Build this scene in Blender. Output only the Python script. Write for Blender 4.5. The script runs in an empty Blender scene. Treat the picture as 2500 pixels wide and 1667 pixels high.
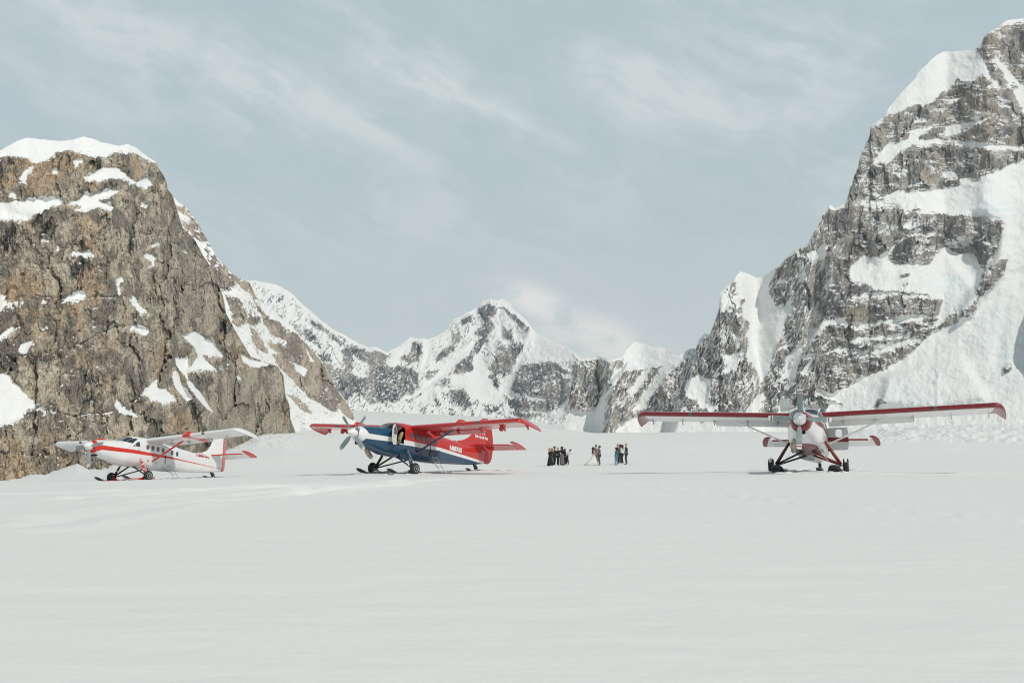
import bpy, bmesh, math, random
import numpy as np
from mathutils import Vector, Matrix

S = bpy.context.scene
COL = S.collection
R = math.radians

# ------------------------------------------------------------------ camera, sky, sun, exposure
F_PX, TILT, CX, CY = 2209.68, 0.10637, 1250.0, 833.5      # lens in pixels of a 2500 px wide frame
CAMZ = 1.6                                                 # world z of the camera
cam = bpy.data.cameras.new('camera')
cam.sensor_width = 36.0
cam.lens = F_PX / 2500.0 * 36.0
cam.clip_start = 0.1
cam.clip_end = 40000.0
camo = bpy.data.objects.new('camera', cam)
camo.location = (0, 0, CAMZ)
camo.rotation_euler = (math.pi / 2 + TILT, 0, 0)
COL.objects.link(camo)
S.camera = camo
S.render.engine = 'CYCLES'
S.view_settings.view_transform = 'Standard'
S.view_settings.look = 'None'
S.view_settings.exposure = -0.20
S.view_settings.gamma = 1.0
S.cycles.pixel_filter_type = 'BLACKMAN_HARRIS'
S.cycles.filter_width = 1.1
S.cycles.max_bounces = 6
S.cycles.transparent_max_bounces = 8
S.cycles.volume_bounces = 0
S.cycles.caustics_reflective = False
S.cycles.caustics_refractive = False

SUN_AZ, SUN_EL = R(42), R(48)          # azimuth to the right of straight behind the camera
sun_dir = Vector((math.sin(SUN_AZ) * math.cos(SUN_EL), -math.cos(SUN_AZ) * math.cos(SUN_EL), math.sin(SUN_EL)))
sl = bpy.data.lights.new('sun', 'SUN')
sl.energy = 3.0
sl.angle = R(0.53)
sl.color = (1.0, 0.95, 0.875)
so = bpy.data.objects.new('sun', sl)
so.rotation_euler = sun_dir.to_track_quat('Z', 'Y').to_euler()
COL.objects.link(so)


class NT:
    """small helper that writes node trees"""
    def __init__(self, tree):
        self.t = tree
        self.n = tree.nodes
        self.l = tree.links

    def set(self, sock, v):
        if v is None:
            return
        if isinstance(v, bpy.types.NodeSocket):
            self.l.new(v, sock)
        else:
            if hasattr(sock.default_value, '__len__') and not hasattr(v, '__len__'):
                v = (v,) * len(sock.default_value)
            if hasattr(sock.default_value, '__len__') and len(sock.default_value) == 4 and len(v) == 3:
                v = tuple(v) + (1.0,)
            sock.default_value = v

    def node(self, typ, **kw):
        n = self.n.new(typ)
        for k, v in kw.items():
            setattr(n, k, v)
        return n

    def math(self, op, a, b=None, c=None, clamp=False):
        n = self.node('ShaderNodeMath', operation=op, use_clamp=clamp)
        for i, v in enumerate((a, b, c)):
            if v is not None:
                self.set(n.inputs[i], v)
        return n.outputs[0]

    def mul(self, a, b): return self.math('MULTIPLY', a, b)
    def add(self, a, b): return self.math('ADD', a, b)
    def sub(self, a, b): return self.math('SUBTRACT', a, b)
    def gt(self, a, b): return self.math('GREATER_THAN', a, b)
    def lt(self, a, b): return self.math('LESS_THAN', a, b)
    def mx(self, a, b): return self.math('MAXIMUM', a, b)
    def mn(self, a, b): return self.math('MINIMUM', a, b)

    def step(self, v, lo, hi, a=0.0, b=1.0):
        n = self.node('ShaderNodeMapRange', interpolation_type='SMOOTHSTEP')
        self.set(n.inputs['Value'], v)
        n.inputs['From Min'].default_value = lo
        n.inputs['From Max'].default_value = hi
        n.inputs['To Min'].default_value = a
        n.inputs['To Max'].default_value = b
        return n.outputs[0]

    def mix(self, f, a, b, blend='MIX'):
        n = self.node('ShaderNodeMix', data_type='RGBA', blend_type=blend)
        self.set(n.inputs[0], f)
        self.set(n.inputs[6], a)
        self.set(n.inputs[7], b)
        return n.outputs[2]

    def noise(self, vec, scale, detail=4, rough=0.55, dist=0.0, out='Fac', lac=2.0):
        n = self.node('ShaderNodeTexNoise')
        if vec is not None:
            self.set(n.inputs['Vector'], vec)
        n.inputs['Scale'].default_value = scale
        n.inputs['Detail'].default_value = detail
        n.inputs['Roughness'].default_value = rough
        n.inputs['Lacunarity'].default_value = lac
        n.inputs['Distortion'].default_value = dist
        return n.outputs[out]

    def vor(self, vec, scale, feature='F1', out='Distance', rand=1.0):
        n = self.node('ShaderNodeTexVoronoi', feature=feature)
        self.set(n.inputs['Vector'], vec)
        n.inputs['Scale'].default_value = scale
        n.inputs['Randomness'].default_value = rand
        return n.outputs[out]

    def mapping(self, vec, scale=(1, 1, 1), loc=(0, 0, 0), rot=(0, 0, 0)):
        n = self.node('ShaderNodeMapping')
        self.set(n.inputs['Vector'], vec)
        n.inputs['Scale'].default_value = scale
        n.inputs['Location'].default_value = loc
        n.inputs['Rotation'].default_value = rot
        return n.outputs[0]

    def vadd(self, a, b):
        n = self.node('ShaderNodeVectorMath', operation='ADD')
        self.set(n.inputs[0], a)
        self.set(n.inputs[1], b)
        return n.outputs[0]

    def vscale(self, a, s):
        n = self.node('ShaderNodeVectorMath', operation='SCALE')
        self.set(n.inputs[0], a)
        self.set(n.inputs['Scale'], s)
        return n.outputs[0]

    def coord(self, out='Object'):
        return self.node('ShaderNodeTexCoord').outputs[out]

    def sep(self, v):
        n = self.node('ShaderNodeSeparateXYZ')
        self.set(n.inputs[0], v)
        return n.outputs

    def comb(self, x, y, z):
        n = self.node('ShaderNodeCombineXYZ')
        for i, v in enumerate((x, y, z)):
            self.set(n.inputs[i], v)
        return n.outputs[0]

    def attr(self, name, out='Fac'):
        return self.node('ShaderNodeAttribute', attribute_name=name).outputs[out]

    def bump(self, h, strength=0.5, dist=1.0, normal=None):
        n = self.node('ShaderNodeBump')
        self.set(n.inputs['Height'], h)
        n.inputs['Strength'].default_value = strength
        n.inputs['Distance'].default_value = dist
        if normal is not None:
            self.set(n.inputs['Normal'], normal)
        return n.outputs[0]

    def curve(self, v, pts, x0, x1, ymax):
        """polyline v -> y, v in x0..x1, y in 0..ymax"""
        fac = self.node('ShaderNodeMapRange')
        self.set(fac.inputs['Value'], v)
        fac.inputs['From Min'].default_value = x0
        fac.inputs['From Max'].default_value = x1
        n = self.node('ShaderNodeFloatCurve')
        c = n.mapping.curves[0]
        ps = sorted(((p[0] - x0) / (x1 - x0), p[1] / ymax) for p in pts)
        while len(c.points) < len(ps):
            c.points.new(0.5, 0.5)
        for q, p in zip(c.points, ps):
            q.location = p
            q.handle_type = 'VECTOR'
        n.mapping.update()
        self.set(n.inputs['Value'], fac.outputs[0])
        return self.mul(n.outputs[0], ymax)


def mat(name):
    m = bpy.data.materials.new(name)
    m.use_nodes = True
    nt = NT(m.node_tree)
    b = m.node_tree.nodes['Principled BSDF']
    return m, nt, b


def flat(name, col, rough=0.5, metal=0.0, coat=0.0, vary=0.0, scale=3.0, spec=0.5):
    m, nt, b = mat(name)
    if vary:
        n = nt.noise(nt.coord(), scale, 4, 0.6)
        c2 = tuple(c * (1 - vary) for c in col)
        nt.set(b.inputs['Base Color'], nt.mix(nt.step(n, 0.3, 0.7), col, c2))
    else:
        nt.set(b.inputs['Base Color'], col)
    b.inputs['Roughness'].default_value = rough
    b.inputs['Metallic'].default_value = metal
    b.inputs['Coat Weight'].default_value = coat
    b.inputs['Coat Roughness'].default_value = 0.08
    b.inputs['Specular IOR Level'].default_value = spec
    return m


# ---- world: clear northern sky behind a thin veil of cirrus
world = bpy.data.worlds.new('World')
S.world = world
world.use_nodes = True
wt = NT(world.node_tree)
bg = world.node_tree.nodes['Background']
sky = wt.node('ShaderNodeTexSky', sky_type='NISHITA')
sky.sun_disc = False
sky.sun_elevation = SUN_EL
sky.sun_rotation = math.atan2(sun_dir.x, sun_dir.y)
sky.altitude = 1700.0
sky.air_density = 1.0
sky.dust_density = 1.5
sky.ozone_density = 1.0
SKY_STR = 0.1
gen = wt.coord('Generated')
gx, gy, gz = wt.sep(gen)
D2 = 57.29578
azd = wt.mul(wt.math('ARCTAN2', gx, gy), D2)
eld = wt.mul(wt.math('ARCSINE', gz), D2)
_cr, _sr = math.cos(R(-21)), math.sin(R(-21))
al = wt.add(wt.mul(azd, _cr), wt.mul(eld, _sr))            # along the drift of the cirrus
ac = wt.sub(wt.mul(eld, _cr), wt.mul(azd, _sr))            # across it
v0 = wt.comb(al, ac, 0.0)
v1 = wt.vadd(v0, wt.vscale(wt.noise(v0, 0.10, 3, 0.5, out='Color'), 5.0))
wisp = wt.noise(wt.mapping(v1, scale=(0.055, 0.34, 1)), 1.0, 9, 0.62)
fine = wt.noise(wt.mapping(v1, scale=(0.16, 0.9, 1), rot=(0, 0, R(10))), 1.0, 9, 0.66)
soft_ = wt.noise(wt.comb(azd, eld, 3.0), 0.16, 8, 0.6)


def blob(az, el, ra, re, rot=0.0):
    """soft patch of cloud centred on a compass direction (degrees)"""
    azs = wt.math('ARCTAN2', gx, gy)
    els = wt.math('ARCSINE', gz)
    a = wt.mul(wt.sub(azs, R(az)), 1.0 / R(1))
    e = wt.mul(wt.sub(els, R(el)), 1.0 / R(1))
    c, s_ = math.cos(R(rot)), math.sin(R(rot))
    p = wt.mul(wt.add(wt.mul(a, c), wt.mul(e, s_)), 1.0 / ra)
    q = wt.mul(wt.sub(wt.mul(e, c), wt.mul(a, s_)), 1.0 / re)
    d = wt.add(wt.mul(p, p), wt.mul(q, q))
    return wt.math('EXPONENT', wt.mul(d, -1.0))


cl = None
for (az, el, ra, re, rot, k) in [(-21, 22.0, 10, 2.3, -18, 1.0), (-11, 19.8, 6, 0.8, -27, 0.8), (-6.5, 22.2, 4.5, 1.9, -12, 1.0),
                                 (-0.5, 20.0, 5.5, 0.7, -25, 0.8), (9, 21.3, 6.5, 1.9, -20, 1.15), (17, 23.5, 6, 3.5, -10, 0.8),
                                 (-26, 19, 8, 1.2, -10, 0.45), (-4, 13.5, 16, 2.6, 4, 0.38), (21, 16, 6, 5, 0, 0.5), (-10, 25.6, 5, 0.8, -22, 0.6)]:
    b_ = wt.mul(blob(az, el, ra, re, rot), k)
    cl = b_ if cl is None else wt.add(cl, b_)
tex = wt.add(wt.add(wt.mul(wisp, 0.40), wt.mul(fine, 0.25)), wt.mul(soft_, 0.35))
cloud = wt.mul(wt.mn(cl, 1.2), wt.step(tex, 0.36, 0.60))
cloud = wt.add(cloud, wt.mul(wt.step(tex, 0.44, 0.66), 0.34))
puff = wt.mx(wt.mul(blob(1.9, 8.3, 2.7, 1.0, -26), 1.3), wt.mul(blob(5.2, 6.2, 3.4, 1.5, -16), 1.3))
pn = wt.noise(wt.mapping(gen, scale=(1, 1, 1.6)), 26.0, 5, 0.55)
puff = wt.mul(wt.mn(puff, 1.0), wt.step(pn, 0.25, 0.60))
low = wt.step(gz, 0.0, 0.36, 1.0, 0.0)
BLUE = wt.mix(low, (6.45, 7.8, 8.2), (8.5, 9.2, 8.95))
high = wt.step(gz, 0.45, 0.85)
veil = wt.mix(high, BLUE, (1.0, 1.3, 1.5))
base = wt.mix(0.8, sky.outputs[0], veil)
c1 = wt.mix(wt.mul(wt.mn(cloud, 1.0), 0.66), base, (8.6, 9.25, 9.0))
c2 = wt.mix(wt.mul(puff, 0.9), c1, (10.8, 10.8, 10.5))
wt.set(bg.inputs['Color'], c2)
bg.inputs['Strength'].default_value = SKY_STR

# ------------------------------------------------------------------ small helpers
def link(o, parent=None):
    COL.objects.link(o)
    if parent is not None:
        o.parent = parent
    return o


def tag(o, label=None, cat=None, group=None, kind=None):
    if label: o['label'] = label
    if cat: o['category'] = cat
    if group: o['group'] = group
    if kind: o['kind'] = kind
    return o


def empty(name, loc=(0, 0, 0)):
    o = bpy.data.objects.new(name, None)
    o.empty_display_size = 0.3
    o.location = loc
    COL.objects.link(o)
    return o


def mk(name, V, Fs, m=None, parent=None, smooth=False, mats=None, fm=None):
    me = bpy.data.meshes.new(name)
    me.from_pydata([tuple(map(float, v)) for v in V], [], [tuple(map(int, f)) for f in Fs])
    for q in (mats or [m]):
        if q is not None:
            me.materials.append(q)
    if fm is not None:
        me.polygons.foreach_set('material_index', np.array(fm, dtype=np.int32))
    if smooth:
        me.polygons.foreach_set('use_smooth', np.ones(len(me.polygons), dtype=bool))
    bm = bmesh.new()
    bm.from_mesh(me)
    bmesh.ops.recalc_face_normals(bm, faces=bm.faces)
    bm.to_mesh(me)
    bm.free()
    me.update()
    return link(bpy.data.objects.new(name, me), parent)


class MB:
    """collects simple solids into one mesh"""
    def __init__(self):
        self.v, self.f = [], []

    def addm(self, V, Fs):
        k = len(self.v)
        self.v += [tuple(v) for v in V]
        self.f += [tuple(i + k for i in f) for f in Fs]
        return self

    def box(self, c, s, rot=None):
        V = [Vector((x * s[0] / 2, y * s[1] / 2, z * s[2] / 2)) for x in (-1, 1) for y in (-1, 1) for z in (-1, 1)]
        if rot is not None:
            V = [rot @ v for v in V]
        V = [v + Vector(c) for v in V]
        return self.addm(V, [(0, 1, 3, 2), (4, 6, 7, 5), (0, 4, 5, 1), (2, 3, 7, 6), (0, 2, 6, 4), (1, 5, 7, 3)])

    def tube(self, pts, radii, n=10, aspect=1.0, up=(0, 0, 1), cap=True):
        """swept section; radii a number or one per point; aspect squeezes the second axis"""
        pts = [Vector(p) for p in pts]
        if not hasattr(radii, '__len__'):
            radii = [radii] * len(pts)
        V, Fs = [], []
        for i, p in enumerate(pts):
            t = (pts[min(i + 1, len(pts) - 1)] - pts[max(i - 1, 0)]).normalized()
            a = Vector(up) - t * t.dot(Vector(up))
            if a.length < 1e-4:
                a = Vector((1, 0, 0)) - t * t.x
            a.normalize()
            b = t.cross(a)
            for k in range(n):
                w = 2 * math.pi * k / n
                V.append(p + a * math.cos(w) * radii[i] + b * math.sin(w) * radii[i] * aspect)
        for i in range(len(pts) - 1):
            for k in range(n):
                Fs.append((i * n + k, i * n + (k + 1) % n, (i + 1) * n + (k + 1) % n, (i + 1) * n + k))
        if cap:
            Fs.append(tuple(range(n - 1, -1, -1)))
            Fs.append(tuple((len(pts) - 1) * n + k for k in range(n)))
        return self.addm(V, Fs)

    def lathe(self, prof, origin, axis, n=28):
        """prof: (distance along axis, radius)"""
        ax = Vector(axis).normalized()
        a = ax.orthogonal().normalized()
        b = ax.cross(a)
        o = Vector(origin)
        V, Fs = [], []
        for d, r in prof:
            for k in range(n):
                w = 2 * math.pi * k / n
                V.append(o + ax * d + (a * math.cos(w) + b * math.sin(w)) * max(r, 1e-4))
        for i in range(len(prof) - 1):
            for k in range(n):
                Fs.append((i * n + k, i * n + (k + 1) % n, (i + 1) * n + (k + 1) % n, (i + 1) * n + k))
        Fs.append(tuple(range(n - 1, -1, -1)))
        Fs.append(tuple((len(prof) - 1) * n + k for k in range(n)))
        return self.addm(V, Fs)

    def prism(self, outline, to3, t, inset=0.0):
        """closed outline (a, b) thickened to +-t along the third axis; to3(a, b, c) places it; inset makes a soft edge"""
        n = len(outline)
        ca = sum(p[0] for p in outline) / n
        cb = sum(p[1] for p in outline) / n
        rings = [(0.0, -0.25 * t), (inset, -t), (inset, t), (0.0, 0.25 * t)] if inset else [(0, -t), (0, t)]
        V, Fs = [], []
        order = [rings[1], rings[0], rings[3], rings[2]] if inset else rings
        for ins, c in order:
            for a, b in outline:
                V.append(to3(a + (ca - a) * ins, b + (cb - b) * ins, c))
        for i in range(len(order) - 1):
            for k in range(n):
                Fs.append((i * n + k, i * n + (k + 1) % n, (i + 1) * n + (k + 1) % n, (i + 1) * n + k))
        Fs.append(tuple(range(n - 1, -1, -1)))
        Fs.append(tuple((len(order) - 1) * n + k for k in range(n)))
        return self.addm(V, Fs)

    def obj(self, name, m, parent=None, smooth=False):
        return mk(name, self.v, self.f, m, parent, smooth)


def auto_smooth(o, deg=35):
    me = o.data
    me.polygons.foreach_set('use_smooth', np.ones(len(me.polygons), dtype=bool))
    me.set_sharp_from_angle(angle=R(deg))
    return o


# ------------------------------------------------------------------ noise on arrays
def _h(ix, iy, s):
    h = (ix.astype(np.int64) * 374761393 + iy.astype(np.int64) * 668265263 + s * 2246822519) & 0xffffffff
    h = ((h ^ (h >> 13)) * 1274126177) & 0xffffffff
    h = ((h ^ (h >> 16)) * 2654435761) & 0xffffffff
    return ((h ^ (h >> 15)) & 0xffffff).astype(np.float32) / 16777216.0


def perlin(x, y, s=0):
    ix, iy = np.floor(x), np.floor(y)
    fx, fy = x - ix, y - iy
    ux_, uy_ = fx * fx * fx * (fx * (fx * 6 - 15) + 10), fy * fy * fy * (fy * (fy * 6 - 15) + 10)

    def g(dx, dy):
        a = _h(ix + dx, iy + dy, s) * 6.2831853
        return np.cos(a) * (fx - dx) + np.sin(a) * (fy - dy)
    a = g(0, 0) * (1 - ux_) + g(1, 0) * ux_
    b = g(0, 1) * (1 - ux_) + g(1, 1) * ux_
    return (a * (1 - uy_) + b * uy_) * 1.5


def fbm(x, y, o=4, s=0, gain=0.5):
    r, a, n = 0, 1.0, 0.0
    for i in range(o):
        r = r + a * perlin(x + 17.3 * i, y - 9.1 * i, s + i * 7)
        n += a
        a *= gain
        x, y = x * 2.03, y * 2.03
    return r / n


def ridged(x, y, o=4, s=0, gain=0.5):
    r, a, n = 0, 1.0, 0.0
    for i in range(o):
        r = r + a * (1 - 2 * np.abs(perlin(x + 5.7 * i, y + 3.3 * i, s + i * 11)))
        n += a
        a *= gain
        x, y = x * 2.07, y * 2.07
    return r / n


def worley(x, y, s=0):
    """F1, F2, three cell randoms and the offset from the cell's point"""
    ix, iy = np.floor(x), np.floor(y)
    f1 = np.full(x.shape, 9.0, np.float32)
    f2 = f1.copy()
    cx_, cy_ = np.zeros_like(f1), np.zeros_like(f1)
    ox, oy = np.zeros_like(f1), np.zeros_like(f1)
    for a in (-1, 0, 1):
        for b in (-1, 0, 1):
            jx, jy = ix + a, iy + b
            dx = x - (jx + _h(jx, jy, s))
            dy = y - (jy + _h(jx, jy, s + 1))
            d = dx * dx + dy * dy
            m = d < f1
            f2 = np.where(m, f1, np.minimum(f2, d))
            f1 = np.where(m, d, f1)
            cx_, cy_ = np.where(m, jx, cx_), np.where(m, jy, cy_)
            ox, oy = np.where(m, dx, ox), np.where(m, dy, oy)
    return np.sqrt(f1), np.sqrt(f2), _h(cx_, cy_, s + 2), _h(cx_, cy_, s + 3), _h(cx_, cy_, s + 4), ox, oy


def sstep(a, b, v):
    t = np.clip((v - a) / (b - a), 0, 1)
    return t * t * (3 - 2 * t)


def box_blur(A, r, axis):
    if r < 1:
        return A
    pad = [(0, 0)] * A.ndim
    pad[axis] = (r + 1, r)
    C = np.cumsum(np.pad(A, pad, mode='edge'), axis=axis, dtype=np.float64)
    n = A.shape[axis]
    hi = np.take(C, range(2 * r + 1, 2 * r + 1 + n), axis=axis)
    lo = np.take(C, range(0, n), axis=axis)
    return ((hi - lo) / (2 * r + 1)).astype(np.float32)


def blur(A, r):
    for _ in range(2):
        A = box_blur(box_blur(A, r, 0), r, 1)
    return A


def in_poly(x, y, poly):
    out = np.zeros(x.shape, bool)
    P = np.array(poly)
    m = (x >= P[:, 0].min()) & (x <= P[:, 0].max()) & (y >= P[:, 1].min()) & (y <= P[:, 1].max())
    xs, ys = x[m], y[m]
    c = np.zeros(xs.shape, bool)
    for i in range(len(P)):
        x1, y1 = P[i]
        x2, y2 = P[i - 1]
        if y1 == y2:
            continue
        c ^= ((ys < y1) != (ys < y2)) & (xs < (x2 - x1) * (ys - y1) / (y2 - y1) + x1)
    out[m] = c
    return out


def strokes(x, y, S_):
    """thick lines: each a list of (x, y, half width)"""
    out = np.zeros(x.shape, bool)
    for line in S_:
        for (x1, y1, r1), (x2, y2, r2) in zip(line[:-1], line[1:]):
            r = max(r1, r2)
            m = (x >= min(x1, x2) - r) & (x <= max(x1, x2) + r) & (y >= min(y1, y2) - r) & (y <= max(y1, y2) + r)
            xs, ys = x[m], y[m]
            dx, dy = x2 - x1, y2 - y1
            t = np.clip(((xs - x1) * dx + (ys - y1) * dy) / (dx * dx + dy * dy + 1e-9), 0, 1)
            d = np.hypot(xs - x1 - t * dx, ys - y1 - t * dy)
            out[m] |= d < r1 + (r2 - r1) * t
    return out


_ct, _st = math.cos(TILT), math.sin(TILT)


def at(px, py, Y):
    """world point at ground distance Y on the sight line through a place in the 2500 px frame"""
    u = (CY - py) / F_PX
    k = Y / (_ct - u * _st)
    return (px - CX) / F_PX * k, Y + 0 * px, CAMZ + (_st + u * _ct) * k


def frame_of(X, Y, Z):
    d = Y * _ct + (Z - CAMZ) * _st
    return CX + F_PX * X / d, CY - F_PX * (-Y * _st + (Z - CAMZ) * _ct) / d


def grid_mesh(name, P, mats, attrs=None, smooth=True, close=False):
    """P: rows x cols x 3"""
    nr, nc = P.shape[:2]
    me = bpy.data.meshes.new(name)
    idx = np.arange(nr * nc).reshape(nr, nc)
    if close:
        nx = np.roll(idx, -1, axis=1)
        q = np.stack([idx[:-1], nx[:-1], nx[1:], idx[1:]], -1).reshape(-1, 4)
    else:
        q = np.stack([idx[:-1, :-1], idx[:-1, 1:], idx[1:, 1:], idx[1:, :-1]], -1).reshape(-1, 4)
    me.vertices.add(nr * nc)
    me.vertices.foreach_set('co', P.reshape(-1).astype(np.float32))
    me.loops.add(q.size)
    me.loops.foreach_set('vertex_index', q.reshape(-1).astype(np.int32))
    me.polygons.add(len(q))
    me.polygons.foreach_set('loop_start', (np.arange(len(q)) * 4).astype(np.int32))
    me.polygons.foreach_set('use_smooth', np.full(len(q), smooth, dtype=bool))
    me.update(calc_edges=True)
    for m in mats:
        me.materials.append(m)
    for k, A in (attrs or {}).items():
        at_ = me.attributes.new(k, 'FLOAT', 'POINT')
        at_.data.foreach_set('value', A.reshape(-1).astype(np.float32))
    return link(bpy.data.objects.new(name, me))

# ------------------------------------------------------------------ the glacier
ROWS_Z = [(0.3, [(0, -1.6)]), (12, [(0, -1.62)]), (25, [(0, -1.72), (900, -1.68), (2500, -1.62)]),
          (43, [(0, -2.12), (600, -2.0), (900, -1.9), (1450, -1.75), (2000, -1.66), (2500, -1.66)]),
          (54, [(0, -2.6), (300, -2.5), (600, -2.3), (900, -2.12), (1200, -2.08), (1450, -2.0), (1700, -1.92), (2000, -1.86), (2500, -1.86)]),
          (63, [(0, -3.0), (300, -2.9), (600, -2.75), (900, -2.35), (1200, -2.2), (1450, -2.15), (1700, -2.06), (2000, -1.98), (2500, -1.98)])]
ROWS_Y = [(82, [(0, 1174), (300, 1167), (450, 1162), (600, 1155), (900, 1146), (1100, 1142), (1343, 1139), (1455, 1136), (1525, 1133), (1700, 1132), (2000, 1132), (2500, 1134)]),
          (110, [(0, 1176), (98, 1172), (205, 1163), (300, 1162), (450, 1154), (600, 1146), (900, 1136), (1200, 1130), (1450, 1125), (1700, 1122), (2000, 1122), (2500, 1123)]),
          (180, [(0, 1180), (98, 1165), (140, 1159), (170, 1151), (205, 1143), (235, 1152), (265, 1150), (300, 1142), (350, 1140), (480, 1130), (583, 1110), (700, 1098), (850, 1108), (1000, 1112), (1200, 1107), (1450, 1105), (1700, 1103), (2000, 1103), (2500, 1106)]),
          (300, [(0, 1178), (70, 1168), (98, 1158), (131, 1160), (145, 1152), (170, 1144), (205, 1132), (235, 1147), (265, 1145), (300, 1134), (350, 1130), (420, 1127), (480, 1119), (545, 1105), (583, 1094), (637, 1078), (700, 1078), (850, 1089), (1000, 1094), (1200, 1089), (1450, 1086), (1700, 1085), (2000, 1083), (2200, 1076), (2500, 1078)]),
          (600, [(0, 1190), (480, 1128), (545, 1108), (583, 1092), (637, 1067), (700, 1061), (780, 1060), (900, 1066), (1000, 1068), (1200, 1068), (1450, 1070), (1700, 1068), (2000, 1062), (2200, 1046), (2500, 1040)]),
          (1200, [(0, 1200), (600, 1090), (700, 1056), (780, 1046), (900, 1044), (1000, 1045), (1200, 1047), (1350, 1053), (1450, 1061), (1600, 1060), (2500, 1050)]),
          (2500, [(600, 1060), (780, 1030), (900, 1026), (1000, 1028), (1200, 1033), (1350, 1044), (1450, 1057), (1600, 1056), (2500, 1050)]),
          (4800, [(600, 1040), (780, 1006), (850, 1000), (1000, 1009), (1100, 1014), (1250, 1022), (1350, 1038), (1450, 1052), (2500, 1050)])]
_D = np.array([d for d, _ in ROWS_Z] + [d for d, _ in ROWS_Y], float)


def _rowz(px):
    out = []
    for d, r in ROWS_Z:
        out.append(np.interp(px, [a for a, _ in r], [b for _, b in r]) + CAMZ)
    for d, r in ROWS_Y:
        y = np.interp(px, [a for a, _ in r], [b for _, b in r])
        out.append(at(px, y, d)[2])
    return np.stack(out, 0)


def ground_base(px, D):
    Z = _rowz(px)
    t = np.interp(np.log(np.maximum(D, 0.31)), np.log(_D), np.arange(len(_D)))
    i = np.clip(np.floor(t).astype(int), 0, len(_D) - 2)
    f = t - i
    j = np.arange(px.size).reshape(px.shape)
    Zf = Z.reshape(len(_D), -1)
    g = lambda k: Zf[np.clip(k, 0, len(_D) - 1), j]
    # Catmull-Rom in log distance where rows are near, linear for the far ones
    z0, z1, z2, z3 = g(i - 1), g(i), g(i + 1), g(i + 2)
    lin = z1 * (1 - f) + z2 * f
    fs = f * f * (3 - 2 * f)
    sm = z1 * (1 - fs) + z2 * fs
    cr = 0.5 * (2 * z1 + (z2 - z0) * f + (2 * z0 - 5 * z1 + 4 * z2 - z3) * f * f + (3 * z1 - z0 - 3 * z2 + z3) * f ** 3)
    return np.where(D < 60, 0.5 * cr + 0.5 * lin, np.where(D < 250, 0.7 * lin + 0.3 * sm, lin))


ANCH = []          # (X, Y, Z) places where something stands on the snow


def pxD(X, Y):
    r = np.hypot(X, Y)
    c = np.maximum(Y / np.maximum(r, 1e-6), 0.5)
    D = r * c
    sx = np.where(Y > 0.5 * r, X / np.maximum(Y, 1e-6), np.sign(X) * 1.732)
    return CX + F_PX * np.clip(sx, -1.732, 1.732) * 0.993, D


_AW = None


def ground_z(X, Y, detail=True):
    X = np.asarray(X, float); Y = np.asarray(Y, float)
    px, D = pxD(X, Y)
    z = ground_base(px, D)
    if detail:
        z = z + ground_detail(X, Y, px, D)
    if _AW is not None:
        A, w = _AW
        for (ax, ay, az), k in zip(A, w):
            z = z + k * np.exp(-((X - ax) ** 2 + (Y - ay) ** 2) / (2 * 1.3 ** 2))
    return z


def ground_detail(X, Y, px, D):
    near = np.clip((D - 4) / 20, 0.25, 1)
    d = 0.10 * fbm(X / 23.0, Y / 15.0, 3, 5) * near
    d = d + 0.018 * ridged(X / 3.2 + Y / 9.0, Y / 1.5, 3, 9) * np.clip(1 - D / 260, 0, 1)
    d = d + 0.22 * fbm(X / 60.0, Y / 25.0, 3, 12) * np.clip((D - 90) / 80, 0, 1)
    # broken snow under the cliff on the left, ice blocks on the right, and low steps across the glacier
    u = lambda v: v * D / F_PX
    _, py = frame_of(X, Y, ground_base(px, D))
    wl = np.exp(-((px - 650) / 80.0) ** 2) * sstep(170, 260, D) * (1 - sstep(620, 800, D))
    wr = sstep(2030, 2130, px) * sstep(230, 330, D) * (1 - sstep(800, 1100, D))
    b1 = ridged(px / 26.0, py / 7.0, 4, 31)
    f1, f2, r1, r2, r3, ox, oy = worley(px / 21.0, py / 9.0, 77)
    d = d + u(5.0) * wl * (b1 * 0.6 + 0.5 * r1) + u(9.0) * wr * (ridged(px / 60.0, py / 16.0, 4, 33) * 0.8 + 0.2 * (r1 - 0.4))
    edge = sstep(200, 290, D) * (1 - sstep(560, 760, D)) * (1 - sstep(700, 780, px))
    d = d + u(2.6) * edge * (ridged(px / 30.0, py / 9.0, 4, 35) * 0.8 + 0.5 * fbm(px / 7.0, py / 4.0, 3, 36))
    mid = sstep(90, 140, D) * (1 - sstep(500, 900, D)) * sstep(1180, 1300, px)
    st = ridged(px / 420.0, np.log(D) * 7.0 + px / 900.0, 3, 41)
    d = d + u(1.7) * mid * sstep(0.45, 0.8, st)
    far = sstep(500, 900, D)
    d = d + u(1.6) * far * ridged(px / 150.0, np.log(D) * 9.0, 3, 51)
    return d


# tracks pressed into the snow: long ski tracks on the left, a footpath on the right
TRACKS = [([(-200, 1292), (150, 1270), (420, 1222), (760, 1195), (1000, 1178)], 0.42, 0.07),
          ([(-200, 1304), (160, 1281), (430, 1232), (770, 1203), (1010, 1184)], 0.42, 0.07),
          ([(-200, 1240), (200, 1218), (520, 1196), (900, 1183), (1100, 1172)], 0.45, 0.07),
          ([(-100, 1212), (300, 1200), (640, 1188), (980, 1178)], 0.45, 0.06),
          ([(1000, 1170), (1250, 1176), (1500, 1186)], 0.3, 0.012)]
PATH = [(1505, 1180), (1620, 1192), (1760, 1205), (1900, 1226), (2060, 1240), (2240, 1256), (2500, 1275), (2700, 1290)]


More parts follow.
